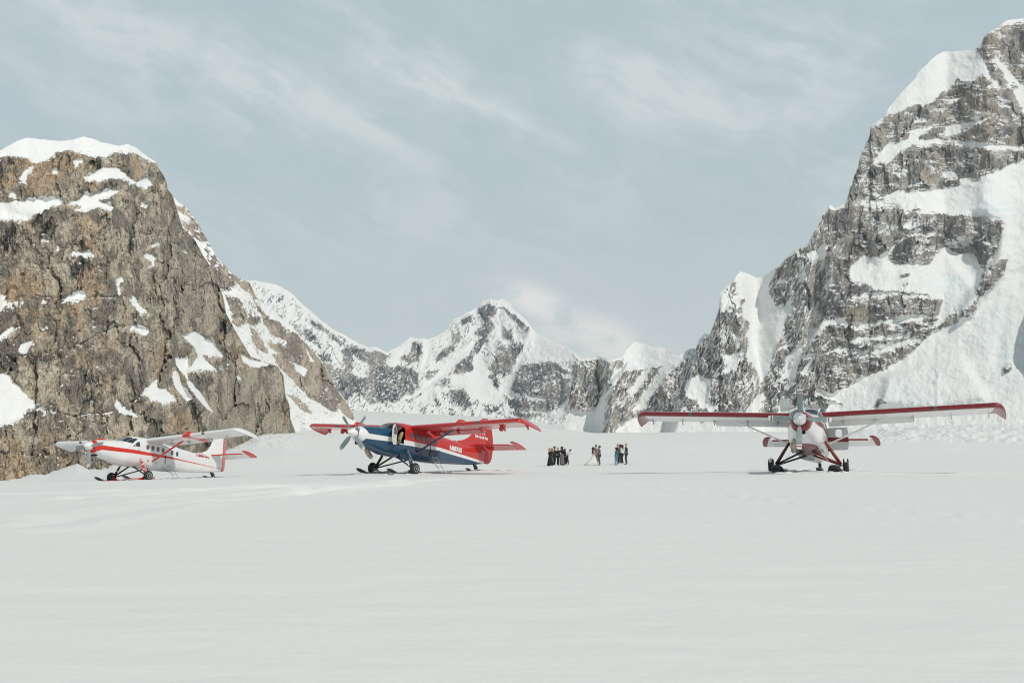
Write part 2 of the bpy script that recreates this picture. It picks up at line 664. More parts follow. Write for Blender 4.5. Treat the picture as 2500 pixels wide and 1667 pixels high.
def build_ground():
    global _AW
    if ANCH:
        A = np.array(ANCH)
        z0 = ground_z(A[:, 0], A[:, 1])
        K = np.exp(-((A[:, None, 0] - A[None, :, 0]) ** 2 + (A[:, None, 1] - A[None, :, 1]) ** 2) / (2 * 1.3 ** 2))
        w = np.linalg.solve(K + 1e-3 * np.eye(len(A)), A[:, 2] - z0)
        _AW = (A, w)
        print('anchor corrections', np.round(A[:, 2] - z0, 2))
    half = 620
    inner = np.tan(np.linspace(math.atan(-1450 / F_PX), math.atan(1450 / F_PX), 2 * half))
    a_in = np.arctan(inner)
    a_out = np.linspace(a_in[-1], 2 * math.pi + a_in[0], 90)[1:-1]
    ang = np.concatenate([a_in, a_out])
    rr = np.concatenate([np.geomspace(0.6, 30, 170), np.geomspace(30, 130, 330)[1:], np.geomspace(130, 1300, 300)[1:], np.geomspace(1300, 6500, 60)[1:]])
    RR, AA = np.meshgrid(rr, ang, indexing='ij')
    X, Y = RR * np.sin(AA), RR * np.cos(AA)
    Z = ground_z(X, Y)
    tr = np.zeros_like(Z)
    for line, w, dep in TRACKS:
        pts = []
        for px, py in line:
            Dq = 40.0
            for _ in range(12):
                Xq = (px - CX) / F_PX * Dq
                zq = float(ground_z(np.array([Xq]), np.array([Dq]), False)[0])
                u = (CY - py) / F_PX
                Dq = 0.5 * Dq + 0.5 * min(max((zq - CAMZ) / ((_st + u * _ct) / (_ct - u * _st)), 3), 90)
            pts.append(((px - CX) / F_PX * Dq, Dq))
        for (x1, y1), (x2, y2) in zip(pts[:-1], pts[1:]):
            m = (X > min(x1, x2) - 2) & (X < max(x1, x2) + 2) & (Y > min(y1, y2) - 2) & (Y < max(y1, y2) + 2)
            xs, ys = X[m], Y[m]
            dx, dy = x2 - x1, y2 - y1
            t = ((xs - x1) * dx + (ys - y1) * dy) / (dx * dx + dy * dy)
            d = np.hypot(xs - x1 - np.clip(t, 0, 1) * dx, ys - y1 - np.clip(t, 0, 1) * dy)
            tr[m] -= dep * np.exp(-(d / w) ** 2) - 0.6 * dep * np.exp(-((d - 2.0 * w) / (0.8 * w)) ** 2)
    Z = Z + tr
    pts = []
    for px, py in PATH:
        Dq = 25.0
        for _ in range(12):
            Xq = (px - CX) / F_PX * Dq
            zq = float(ground_z(np.array([Xq]), np.array([Dq]), False)[0])
            u = (CY - py) / F_PX
            Dq = 0.5 * Dq + 0.5 * (zq - CAMZ) / ((_st + u * _ct) / (_ct - u * _st))
        pts.append((Xq, Dq))
    rng = random.Random(4)
    for (x1, y1), (x2, y2) in zip(pts[:-1], pts[1:]):
        n = int(math.hypot(x2 - x1, y2 - y1) / 0.42)
        for i in range(n):
            t = i / n
            fx = x1 + (x2 - x1) * t + rng.uniform(-.18, .18)
            fy = y1 + (y2 - y1) * t + rng.uniform(-.25, .25)
            s_ = rng.uniform(.7, 1.1)
            m = (np.abs(X - fx) < 1.0) & (np.abs(Y - fy) < 1.0)
            d = np.hypot(X[m] - fx, (Y[m] - fy))
            Z[m] += -0.02 * s_ * np.exp(-(d / 0.16) ** 2) + 0.016 * s_ * np.exp(-((d - 0.3) / 0.12) ** 2)
    for (x1, y1), (x2, y2), w, dep in RUTS:
        m = (X > min(x1, x2) - 2) & (X < max(x1, x2) + 2) & (Y > min(y1, y2) - 2) & (Y < max(y1, y2) + 2)
        xs, ys = X[m], Y[m]
        dx, dy = x2 - x1, y2 - y1
        t = np.clip(((xs - x1) * dx + (ys - y1) * dy) / (dx * dx + dy * dy), 0, 1)
        d = np.hypot(xs - x1 - t * dx, ys - y1 - t * dy) + 0.12 * fbm(xs / 1.5, ys / 1.5, 2, 8)
        Z[m] += (1 - t) * (-dep * np.exp(-(d / w) ** 4) + 0.8 * dep * np.exp(-((d - 1.45 * w) / (0.35 * w)) ** 2) * (0.4 + np.clip(fbm(xs * 1.8, ys * 1.8, 2, 6) + .5, 0, 1)))
    for p in PEOPLE:
        x0, y0, _ = at(np.array(float(p['px'])), np.array(float(p['py'])), float(p['D']))
        m = (np.abs(X - x0) < 4) & (np.abs(Y - y0) < 5)
        d = np.hypot(X[m] - x0, Y[m] - y0)
        Z[m] += 0.05 * np.exp(-(d / 1.6) ** 2) * (ridged(X[m] * 1.7, Y[m] * 1.3, 2, 14) - .2)
    for (x1, y1), (x2, y2), w, dep in RUTS[::2]:
        m = (np.abs(X - x1) < 5) & (np.abs(Y - y1) < 6)
        d = np.hypot(X[m] - x1, Y[m] - y1)
        Z[m] += 0.035 * np.exp(-(d / 3.0) ** 2) * ridged(X[m] * 1.5, Y[m] * 1.2, 2, 15)
    P = np.stack([X, Y, Z], -1)
    c = P[:1].mean(axis=1, keepdims=True).repeat(P.shape[1], 1)
    P = np.concatenate([c, P], 0)
    m, nt, b = mat('glacier_snow')
    co = nt.coord()
    big = nt.noise(co, 0.035, 3, 0.5)
    nt.set(b.inputs['Base Color'], nt.mix(nt.step(big, 0.35, 0.65), (0.79, 0.795, 0.775), (0.77, 0.775, 0.76)))
    b.inputs['Roughness'].default_value = 0.75
    b.inputs['Specular IOR Level'].default_value = 0.25
    n1 = nt.noise(nt.mapping(co, scale=(0.55, 1.6, 1), rot=(0, 0, R(8))), 1.1, 5, 0.55)
    n2 = nt.noise(co, 14.0, 4, 0.6)
    n3 = nt.noise(nt.mapping(co, scale=(0.2, 0.7, 1), rot=(0, 0, R(5))), 0.35, 4, 0.6)
    h = nt.add(nt.add(nt.mul(n1, 0.065), nt.mul(n2, 0.006)), nt.mul(n3, 0.10))
    nt.set(b.inputs['Normal'], nt.bump(h, 0.55, 1.0))
    g = grid_mesh('snow_ground', P, [m], close=True)
    g['kind'] = 'structure'
    return g

# ------------------------------------------------------------------ mountains
def zt(ox, oy, s):
    """traced outlines were taken from enlarged views: offset and scale bring them back to the 2500 px frame"""
    return lambda L: [(ox + p[0] / s, oy + p[1] / s) + tuple(q / s for q in p[2:]) for p in L]


ZA, ZB, ZC, ZD = zt(0, 300, 3.36), zt(0, 740, 3.36), zt(500, 650, 3.485), zt(900, 680, 3.733)
ZE, ZF, ZG = zt(1400, 600, 3.267), zt(1900, 20, 3.137), zt(1900, 460, 2.45)


def rock_material(name, unit, light, dark, warm, stain_shade, warm_amt, streak_amt, snow_col=(0.83, 0.835, 0.82), bump=1.0, ang=0.0, ang2=None, flat_=(0.5, 2.2), namp=1.5):
    """unit: metres that one pixel of detail covers at this mountain"""
    m, nt, b = mat(name)
    co = nt.coord()
    s = 1.0 / unit
    wob = nt.vscale(nt.noise(co, s / 30.0, 3, 0.6, out='Color'), 14.0 * unit)
    cw = nt.vadd(co, wob)
    tone = nt.attr('tone')
    big = nt.noise(cw, s / 110.0, 4, 0.6)
    med = nt.noise(nt.mapping(cw, scale=(1, 1, 0.45)), s / 16.0, 6, 0.68)
    fin = nt.noise(nt.mapping(cw, scale=(1, 1, 0.6)), s / 3.2, 5, 0.7)
    c = nt.mix(nt.step(nt.add(nt.mul(med, 0.62), nt.add(nt.mul(tone, 0.50), nt.mul(nt.sub(nt.noise(cw, s / 55.0, 3, 0.55), 0.5), 1.3))), 0.40, 0.70), dark, light)
    wv = nt.add(nt.mul(big, 0.6), nt.mul(nt.noise(cw, s / 34.0, 4, 0.6), 0.5))
    wv = nt.add(wv, nt.mul(nt.attr('warm'), 0.22))
    c = nt.mix(nt.mul(nt.step(wv, 0.60, 0.74), warm_amt), c, warm)
    gr = nt.noise(nt.vadd(cw, (50 * unit, 0, 0)), s / 45.0, 4, 0.6)
    c = nt.mix(nt.mn(nt.add(nt.step(gr, 0.5, 0.72, 0, 0.45), nt.mul(nt.attr('grey'), 0.45)), 0.7), c, tuple(0.5 * (dark[i] + light[i]) * k for i, k in enumerate((1.0, 1.03, 1.05))))
    # dark stain streaks run down the walls; recess shade is painted in with them
    stn = nt.noise(nt.mapping(cw, scale=(1, 1, 0.10)), s / 6.0, 4, 0.65)
    stw = nt.noise(cw, s / 70.0, 3, 0.5)
    recess_shade = nt.attr('recess_shade')
    c = nt.mix(nt.mul(nt.mul(nt.step(nt.add(stn, nt.mul(recess_shade, 0.10)), 0.53, 0.62), nt.mn(nt.add(nt.step(stw, 0.50, 0.66), recess_shade), 1.0)), streak_amt), c, stain_shade)
    c = nt.mix(nt.step(fin, 0.52, 0.72, 0.0, 0.35), c, tuple(v * 0.42 for v in dark))
    c = nt.mix(nt.step(fin, 0.42, 0.30, 0.0, 0.25), c, tuple(min(v * 1.3, 0.6) for v in light))
    # joints: thin, long, mostly upright
    cj = nt.vadd(co, nt.vscale(nt.noise(co, s / 12.0, 4, 0.65, out='Color'), 13.0 * unit))
    j1 = nt.noise(nt.mapping(cj, scale=(1, 1, 0.22)), s / 9.0, 3, 0.5)
    j2 = nt.noise(nt.mapping(cj, scale=(0.35, 0.35, 1.2)), s / 12.0, 3, 0.5)
    crk = nt.step(nt.math('ABSOLUTE', nt.sub(j1, 0.5)), 0.0, 0.022, 1.0, 0.0)
    crk2 = nt.step(nt.math('ABSOLUTE', nt.sub(j2, 0.5)), 0.0, 0.016, 1.0, 0.0)
    gate = nt.step(nt.noise(co, s / 30.0, 3, 0.6), 0.46, 0.58)
    c = nt.mix(nt.mul(nt.mx(nt.mul(crk, gate), nt.mul(crk2, nt.sub(1.0, gate))), 0.6), c, tuple(v * 0.35 for v in dark))
    snow = nt.attr('snow')
    rc = nt.mapping(nt.vadd(co, nt.vscale(nt.noise(co, s / 14.0, 3, 0.6, out='Color'), 8.0 * unit)), rot=(0, R(ang), 0))
    if ang2 is not None:
        rc2 = nt.mapping(rc, rot=(0, R(ang2 - ang), 0))
        dgm = nt.node('ShaderNodeMix', data_type='VECTOR')
        nt.set(dgm.inputs[0], nt.step(nt.attr('diag'), 0.45, 0.55))
        nt.set(dgm.inputs[4], rc)
        nt.set(dgm.inputs[5], rc2)
        rcs = dgm.outputs[1]
    else:
        rcs = rc
    sn = nt.noise(nt.mapping(rcs, scale=(flat_[0], 0.7, flat_[1])), s / 6.5, 6, 0.66)
    sf = nt.noise(nt.mapping(rcs, scale=(flat_[0], 1, flat_[1])), s / 2.8, 3, 0.6)
    sm = nt.step(nt.add(snow, nt.add(nt.mul(nt.sub(sn, 0.5), namp), nt.mul(nt.sub(sf, 0.5), 0.45 * namp))), 0.475, 0.545)
    sv = nt.noise(co, s / 60.0, 4, 0.6)
    ice = nt.attr('ice')
    scol = nt.mix(nt.step(sv, 0.3, 0.7), snow_col, tuple(v * 0.96 for v in snow_col))
    scol = nt.mix(ice, scol, (0.70, 0.79, 0.81))
    nt.set(b.inputs['Base Color'], nt.mix(sm, c, scol))
    b.inputs['Roughness'].default_value = 0.85
    b.inputs['Specular IOR Level'].default_value = 0.2
    hr = nt.add(nt.add(nt.mul(med, 3.4 * unit), nt.mul(fin, 1.3 * unit)), nt.add(nt.mul(crk, -1.6 * unit), nt.mul(crk2, -0.7 * unit)))
    hr = nt.add(hr, nt.mul(stn, 2.2 * unit))
    hs = nt.add(nt.add(nt.mul(nt.noise(nt.mapping(rc, scale=(1, 1, 0.3)), s / 8.0, 4, 0.6), 0.7 * unit), nt.mul(sv, 3.0 * unit)), nt.mul(nt.noise(co, s / 14.0, 4, 0.6), 1.2 * unit))
    hmix = nt.add(nt.mul(hr, nt.sub(1.0, sm)), nt.mul(hs, sm))
    nt.set(b.inputs['Normal'], nt.bump(hmix, 0.9 * bump, 1.0))
    return m


def mountain(name, sil, base, px0, px1, nx, ny, dist, material, snow_polys=(), rock_polys=(), snow_lines=(), rock_lines=(),
             s0=0.0, cot_rock=0.42, cot_snow=0.95, ledge=None, streak=None, relief=1.0, facet=1.0, rough=1.6, 
             warp=3.0, snowrel=1.0, seed=1, warm=(), ice=(), near=(), back=1.0, dust=0.0, autoq=(80, 97), autok=0.5, cap=0.0, rot_=0.0, soft=1.5, diag=None, cracks=(), ribs=None, grain=(), rockbase=0.07, thin=0.0, darkz=(), greyz=()):
    px = np.linspace(px0, px1, nx)
    ys = np.interp(px, [p[0] for p in sil], [p[1] for p in sil])
    ys = ys + rough * (ridged(px / 9.0, px * 0 + seed, 3, seed + 90) * -0.9 + 0.8 * ridged(px / 31.0, px * 0 + 3.3, 2, seed + 91))
    yb = np.interp(px, [p[0] for p in base], [p[1] for p in base])
    yb = np.maximum(yb, ys + 2)
    t = np.linspace(0, 1, ny)[:, None]
    PY = (ys + (yb - ys) * t).astype(np.float32)
    PX = np.broadcast_to(px, PY.shape).astype(np.float32)
    row = (yb - ys)[None, :] / (ny - 1)
    ysm = box_blur(box_blur(ys[None, :], int(nx / (px1 - px0) * 12), 1), int(nx / (px1 - px0) * 12), 1)
    # warped positions for natural edges
    wx = PX + warp * (fbm(PX / 14, PY / 14, 4, seed + 1) * 1.3) + warp * 1.2 * fbm(PX / 45, PY / 45, 2, seed + 2)
    wy = PY + warp * (fbm(PX / 14 + 9, PY / 14, 4, seed + 3) * 1.3) + warp * 1.2 * fbm(PX / 45, PY / 45 + 7, 2, seed + 4)
    sn = np.full(PY.shape, s0, np.float32)
    for p in snow_polys:
        sn[in_poly(wx, wy, p)] = 1.0
    for p in rock_polys:
        sn[in_poly(wx, wy, p)] = min(s0, 0.0) - 0.05
    if len(snow_lines): sn[strokes(wx, wy, snow_lines)] = 1.0
    if len(rock_lines): sn[strokes(wx, wy, rock_lines)] = 0.0
    if cap:
        sn = np.maximum(sn, 1.0 * (PY - ys < cap * (1 + 0.8 * fbm(PX / 20, PX * 0, 3, seed + 8))))
    r_ = max(1, int(round(nx / (px1 - px0) * 2.0)))
    Ps = blur(np.clip(sn, 0, 1), r_)
    Pw = blur(np.clip(sn, 0, 1), r_ * 3)
    # ---- relief in pixels, positive away from the viewer
    ca, sa = math.cos(rot_), math.sin(rot_)
    qx, qy = wx * ca + wy * sa, wy * ca - wx * sa
    rel = np.zeros_like(PY)
    rel += -16 * relief * ridged(PX / 130.0, PY / 260.0, 3, seed + 10)
    rel += -7 * relief * ridged(wx / 38.0, wy / 95.0, 4, seed + 11)
    snowrel = snowrel
    gx_ = 0.55 * fbm(PX / 30, PY / 45, 4, seed + 60)
    gy_ = 0.55 * fbm(PX / 30 + 5, PY / 45, 4, seed + 61)
    for sx, sy, amp, k in ((46, 100, 15, 20), (18, 38, 5.2, 30), (7.5, 14, 1.5, 40)):
        f1, f2, r1, r2, r3, ox, oy = worley(qx / sx + gx_ * (1.0 if k == 20 else 1.5), qy / sy + gy_ * (0.8 if k == 20 else 1.2), seed + k)
        rel += facet * amp * ((r1 - 0.5) * 0.9 + (r2 - 0.5) * 2.0 * ox + (r3 - 0.25) * 1.0 * oy) + facet * amp * 0.10 * np.exp(-((f2 - f1) / 0.06) ** 2)
        if k == 20: tone = r2 * 0.4
        if k == 30: tone = tone + r3 * 0.6
    if ribs:
        rl, rw, ang_, ra_ = ribs
        c_, s_ = math.cos(R(ang_)), math.sin(R(ang_))
        a = wx * c_ + wy * s_
        b_ = wy * c_ - wx * s_
        rb1 = ridged(a / rl, b_ / rw, 3, seed + 70)
        rel += -ra_ * rb1
    rel += -2.6 * relief * ridged(wx / 10.0, wy / 60.0, 3, seed + 62) * sstep(-0.2, 0.3, fbm(PX / 70, PY / 70, 2, seed + 63))
    rel += 1.7 * relief * fbm(wx / 4.6, wy / 8.0, 3, seed + 12)
    rel *= (1 - 0.93 * Pw) * (1 - 0.5 * Ps)
    rel += Pw * (snowrel * (-4.0 * ridged(PX / 75.0, PY / 60.0, 3, seed + 13) - 1.6 * fbm(PX / 17.0, PY / 17.0, 4, seed + 14)) - 0.25 * ridged(wx / 6.0, wy / 45.0, 2, seed + 15))
    if ribs:
        rel += -0.25 * ra_ * rb1 * Pw
    if len(cracks):
        ck = strokes(wx, wy, cracks).astype(np.float32)
        rel += 8.0 * blur(ck, max(1, r_ // 2)) * (1 - Pw)
    L = np.zeros_like(PY)
    if ledge:
        per, tilt, amt = ledge
        ly = (wy - wx * tilt + 9 * fbm(PX / 90, PY / 90, 3, seed + 15)) / per
        L = sstep(0.42, 0.62, ridged(wx / (per * 6.0), ly, 3, seed + 16)) * amt
        L = L * sstep(-0.3, 0.1, fbm(PX / 60, PY / 30, 2, seed + 17))
    T = np.zeros_like(PY)
    if streak:
        per, ang, amt = streak
        c_, s_ = math.cos(R(ang)), math.sin(R(ang))
        a = wx * c_ + wy * s_
        b_ = wy * c_ - wx * s_
        T = sstep(0.30, 0.75, ridged(a / (per * 5.5), b_ / per, 4, seed + 18)) * amt
    dg = np.zeros_like(PY)
    if diag:
        dg = 1 - sstep(diag[0], diag[1], PX + 0.12 * (PY - 600))
        L = L * (1 - dg)
        T = T * dg
    # slope integrated from the foot upward, on a regular raster so that a ragged skyline leaves no seams
    yr = np.arange(ys.min() - 5, yb.max() + 2, 1.5, dtype=np.float32)
    RX, RY = np.meshgrid(px.astype(np.float32), yr)
    pr = np.full(RX.shape, s0, np.float32)
    for p in snow_polys:
        pr[in_poly(RX, RY, p)] = 1.0
    for p in rock_polys:
        pr[in_poly(RX, RY, p)] = 0.0
    pr = blur(pr, r_)
    ct = cot_rock + (cot_snow - cot_rock) * np.clip(pr, 0, 1)
    ct = ct + 1.5 * pr * np.clip(1 - (yb[None, :] - RY) / 70.0, 0, 1) + 1.1 * np.clip(1 - (RY - ysm) / 16.0, 0, 1) ** 2 * (RY > ysm)
    rr_ = np.flip(np.cumsum(np.flip(ct * 1.5 * (RY < yb[None, :]), 0), 0), 0)
    rb = int(nx / (px1 - px0) * 13)
    rr_ = box_blur(box_blur(rr_, rb, 1), rb, 1)
    fi = np.clip((PY - yr[0]) / 1.5, 0, len(yr) - 1.001)
    i0 = fi.astype(int)
    fr = fi - i0
    jj = np.broadcast_to(np.arange(nx), PY.shape)
    run = rr_[i0, jj] * (1 - fr) + rr_[i0 + 1, jj] * fr
    dep = run + rel
    for poly, amt in near:            # buttresses standing out of the wall, or hollows (negative)
        msk = blur(in_poly(PX, PY, poly).astype(np.float32), r_ * 4)
        dep = dep - amt * msk
    Dc = np.interp(px, [p[0] for p in dist], [p[1] for p in dist])[None, :]
    dr = int(nx / (px1 - px0) * 60)
    Dc = box_blur(box_blur(np.pad(Dc, ((0, 0), (3 * dr, 3 * dr)), mode='reflect', reflect_type='odd'), dr, 1), dr, 1)[:, 3 * dr:-3 * dr]
    D = Dc * (1 + dep / F_PX)
    X, Y, Z = at(PX.astype(float), PY.astype(float), D)
    P = np.stack([X, Y, Z], -1)
    du = np.gradient(P, axis=1)
    dv = np.gradient(P, axis=0)
    N = np.cross(du, dv)
    N /= np.linalg.norm(N, axis=-1, keepdims=True) + 1e-12
    nz = np.abs(N[..., 2])
    nz = blur(nz.astype(np.float32), max(1, r_ // 2))
    nz = nz + 0.05 * fbm(PX / 30, PY / 30, 3, seed + 19)
    q0, q1 = np.percentile(nz[Pw < 0.2] if (Pw < 0.2).sum() > 100 else nz, autoq)
    auto = sstep(q0, q1, nz) * autok
    Pe = blur(np.clip(sn, 0, 1), max(1, int(round(r_ * soft))))
    Pe = np.where(Pe > 0.5, 0.5 + (Pe - 0.5) * 1.25, Pe)
    if thin:
        Pb = blur(np.clip(sn, 0, 1), r_ * 8)
        Pe = Pe - thin * (1 - sstep(0.80, 0.97, Pb)) * sstep(-0.05, 0.35, ridged(wx / 40.0, wy / 8.0, 3, seed + 71)) * (Pe > 0.3)
    snow = Pe + (1 - Pe) * (dust + auto + L * 0.55 + T * 0.55)
    for gl, gw, ga, gk in grain:
        c_, s_ = math.cos(R(ga)), math.sin(R(ga))
        a, b_ = wx * c_ + wy * s_, wy * c_ - wx * s_
        Pb = blur(np.clip(sn, 0, 1), r_ * 6)
        gr_ = ridged(a / gl, b_ / gw, 4, seed + 80, 0.6)
        grn = gk * (gr_ - 0.12) * (1 - sstep(0.78, 0.97, Pb))
        if diag: grn = grn * dg
        snow = snow + grn
    rockm = np.zeros_like(PY)
    for p in rock_polys:
        rockm[in_poly(wx, wy, p)] = 1.0
    if len(rock_polys) and s0 > 0:
        rb_ = blur(rockm, r_)
        snow = snow * (1 - 0.55 * rb_) + (dust * 0.4 + auto * 0.5) * rb_ + rockbase * rb_
    snow = snow + 0.22 * fbm(PX / 40.0, PY / 40.0, 3, seed + 21)
    wm = np.zeros_like(PY)
    for (x, y, r, k) in warm:
        wm += k * np.exp(-((PX - x) ** 2 + (PY - y) ** 2) / (r * r))
    dk = np.zeros_like(PY)
    for (x, y, rx, ry, k) in darkz:
        dk += k * np.exp(-((PX - x) / rx) ** 2 - ((PY - y) / ry) ** 2)
    gz_ = np.zeros_like(PY)
    for (x, y, rx, ry, k) in greyz:
        gz_ += k * np.exp(-((PX - x) / rx) ** 2 - ((PY - y) / ry) ** 2)
    ic = np.zeros_like(PY)
    for (x, y, rx, ry, k) in ice:
        ic += k * np.exp(-((PX - x) / rx) ** 2 - ((PY - y) / ry) ** 2)
    ic = np.clip(ic * (0.5 + fbm(PX / 22, PY / 12, 4, seed + 22)), 0, 1)
    # the far side of the ridge, falling away
    bk = []
    for f, h in ((0.010, 0.004), (0.035, 0.03), (0.09, 0.10), (0.16, 0.22)):
        q = P[:1].copy()
        q[..., 1] += f * back * Dc[..., :]
        q[..., 0] *= (q[..., 1] / P[:1, :, 1])
        q[..., 2] -= h * back * Dc[..., :]
        bk.insert(0, q)
    P = np.concatenate(bk + [P], 0)
    ext = lambda A: np.concatenate([np.repeat(A[:1], len(bk), 0), A], 0)
    o = grid_mesh(name, P[::-1], [material], {'snow': ext(snow)[::-1], 'tone': ext(tone)[::-1], 'warm': ext(wm)[::-1], 'ice': ext(ic)[::-1], 'recess_shade': ext(dk)[::-1], 'diag': ext(dg)[::-1], 'grey': ext(gz_)[::-1]})
    o['kind'] = 'structure'
    return o


def build_mountains():
    # near cliff on the left, tan and rust rock with a snow cap
    silA = [(-260, 425), (-120, 395), (0, 368), (40, 345), (65, 337), (149, 345), (175, 342), (205, 333.6), (226, 339), (253, 349), (286, 356.5), (312, 352),
            (330, 359.5), (357, 380), (382, 397), (387, 410), (399, 428), (408, 449), (409, 462), (423, 482), (429, 502), (446, 556), (476, 586),
            (494, 621), (518, 657), (545, 723), (552, 765), (577, 811), (612, 871), (661, 888), (678, 894), (692, 917), (697, 966), (707, 989),
            (709, 1023), (722, 1056), (730, 1100)]
    baseA = [(-260, 1260), (0, 1225), (200, 1185), (480, 1165), (600, 1130), (700, 1105), (730, 1105)]
    sA = [ZA(p) for p in (
        [(-700, 100), (0, 100), (220, 90), (690, 80), (1060, 140), (1330, 330), (1285, 335), (1190, 300), (1110, 250), (960, 235), (880, 280), (800, 290), (700, 250), (550, 225), (480, 240), (400, 300), (330, 330), (270, 340), (240, 310), (120, 265), (0, 285), (-700, 330)],
        [(-300, 640), (0, 650), (160, 640), (350, 615), (500, 610), (520, 660), (400, 700), (300, 750), (240, 798), (100, 780), (0, 792), (-300, 800)],
        [(530, 670), (650, 620), (700, 570), (760, 600), (900, 540), (1000, 560), (880, 610), (780, 650), (900, 650), (940, 710), (830, 690), (740, 690), (590, 745), (620, 700), (680, 680)],
        [(670, 430), (760, 410), (850, 360), (960, 370), (1060, 450), (1110, 480), (1100, 500), (960, 460), (880, 450), (740, 470)],
        [(1110, 490), (1180, 450), (1190, 425), (1250, 500), (1180, 540), (1120, 510)],
        [(150, 490), (180, 420), (240, 360), (300, 350), (260, 410), (360, 420), (240, 430), (220, 490), (180, 500)],
        [(420, 415), (430, 380), (480, 380), (480, 420)], [(590, 310), (670, 290), (700, 330), (640, 330), (660, 380), (610, 360)],
        [(1130, 660), (1170, 645), (1220, 680), (1150, 680)], [(550, 1085), (610, 1045), (660, 1060), (740, 1045), (775, 1080), (700, 1092)],
        [(450, 1040), (475, 1005), (515, 1045)], [(265, 970), (370, 937), (425, 965)],
        [(1170, 1090), (1210, 1060), (1340, 1150), (1380, 1165), (1270, 1130), (1275, 1180), (1200, 1215), (1140, 1225), (1250, 1160)],
        [(1200, 1010), (1300, 975), (1325, 1020)],
        [(945, 1280), (990, 1255), (1020, 1290), (970, 1320), (1000, 1420), (1080, 1450), (1080, 1390), (1150, 1480), (1220, 1560), (1150, 1560), (1060, 1470), (960, 1410)],
        [(500, 1475), (560, 1420), (660, 1380), (725, 1410), (620, 1440)], [(320, 1475), (355, 1440), (390, 1475)],
        [(-60, 1380), (0, 1395), (50, 1420), (60, 1470), (0, 1540), (-60, 1560)], [(1230, 560), (1330, 620), (1420, 685), (1340, 640), (1260, 590)],
        [(780, 1175), (800, 1170), (840, 1205), (790, 1190)], [(345, 868), (400, 860), (400, 872)], [(1090, 370), (1180, 310), (1190, 322), (1110, 385)],
        [(1420, 805), (1500, 850), (1500, 870)], [(1480, 1050), (1510, 1040), (1560, 1090)], [(1510, 880), (1580, 975), (1540, 940)],
        [(0, 545), (60, 540), (40, 560), (0, 560)], [(60, 575), (120, 570), (155, 610), (150, 640), (80, 600)])]
    sA += [ZB(p) for p in (
        [(-400, 575), (0, 575), (90, 590), (100, 640), (150, 670), (250, 780), (380, 880), (400, 950), (330, 860), (220, 860), (180, 930), (100, 970), (0, 1000), (-400, 1080)],
        [(145, 395), (170, 340), (240, 310), (305, 255), (260, 360), (210, 400)], [(-50, 290), (0, 260), (100, 185), (125, 200), (60, 270), (0, 300)],
        [(1040, 205), (1110, 170), (1250, 230), (1180, 260), (1120, 225)],
        [(1480, 250), (1530, 260), (1590, 225), (1740, 330), (1860, 455), (1720, 440), (1650, 420), (1790, 555), (1700, 540), (1570, 560), (1560, 520), (1620, 430), (1590, 350)],
        [(1430, 450), (1550, 440), (1530, 520), (1540, 620), (1650, 740), (1760, 900), (1700, 870), (1560, 730), (1500, 560), (1440, 520)],
        [(1405, 590), (1420, 540), (1460, 560), (1500, 680), (1590, 790), (1530, 810), (1440, 700)],
        [(1140, 760), (1200, 690), (1300, 600), (1290, 690), (1360, 700), (1460, 805), (1340, 830), (1250, 790), (1180, 750)],
        [(930, 850), (950, 780), (1000, 850), (1140, 920), (1120, 945), (970, 905)], [(730, 165), (780, 180), (825, 180), (770, 190)],
        [(1930, 590), (1960, 585), (1990, 630), (1960, 640)], [(1825, 720), (1860, 735), (1860, 750), (1830, 748)], [(2000, 690), (2030, 700), (2020, 712), (2000, 708)],
        [(1970, 420), (2070, 460), (2200, 495), (2260, 480), (2110, 535), (1990, 480)], [(590, 260), (630, 262), (600, 275)])]
    matA = rock_material('tan_cliff_rock', 0.2, (0.575, 0.505, 0.395), (0.235, 0.21, 0.178), (0.50, 0.35, 0.22), (0.05, 0.06, 0.07), 0.7, 0.9, bump=1.1, namp=1.9)
    warmA = [(120, 410, 70, 1.0), (330, 420, 40, 1.0), (60, 700, 60, 0.8), (210, 560, 60, 0.4), (180, 800, 110, 0.45), (250, 690, 80, 0.4), (595, 870, 45, 0.8), (430, 1030, 30, 0.9), (690, 1010, 25, 1.2), (400, 870, 40, 0.7), (75, 1120, 110, 0.4), (180, 380, 40, 0.8)]
    darkA = [(ox / 3.36, base_ + oy / 3.36, rx / 3.36, ry / 3.36, k) for base_, ox, oy, rx, ry, k in (  # dark zones: recess shade and blackish streaks painted into the rock
        (300, 40, 960, 90, 130, 1.0), (300, 200, 1000, 110, 120, .7), (300, 370, 890, 70, 50, 1), (300, 440, 820, 90, 50, .8), (300, 640, 1180, 80, 100, 1.2), (300, 1080, 1000, 60, 100, 1.1), (300, 970, 930, 50, 60, .9),
        (300, 780, 310, 60, 50, 1), (300, 900, 500, 50, 40, .9), (300, 1240, 1440, 60, 60, 1), (300, 1030, 650, 60, 40, .9), (300, 150, 330, 60, 50, .7), (300, 1450, 1350, 30, 150, 1.0), (300, 1590, 1000, 50, 90, .9), (300, 420, 1480, 110, 50, .8),
        (740, 60, 470, 60, 50, 1), (740, 210, 430, 70, 30, .9), (740, 730, 610, 50, 70, 1.2), (740, 1160, 600, 25, 150, 1.3), (740, 740, 800, 90, 60, 1), (740, 1840, 200, 60, 70, 1.2), (740, 1450, 60, 40, 80, 1), (740, 1660, 620, 50, 80, 1), (740, 1960, 680, 30, 60, 1),
        (740, 2130, 900, 30, 120, .9), (740, 1590, 900, 30, 90, .9), (740, 550, 240, 60, 90, .7), (740, 360, 480, 60, 50, .8))]
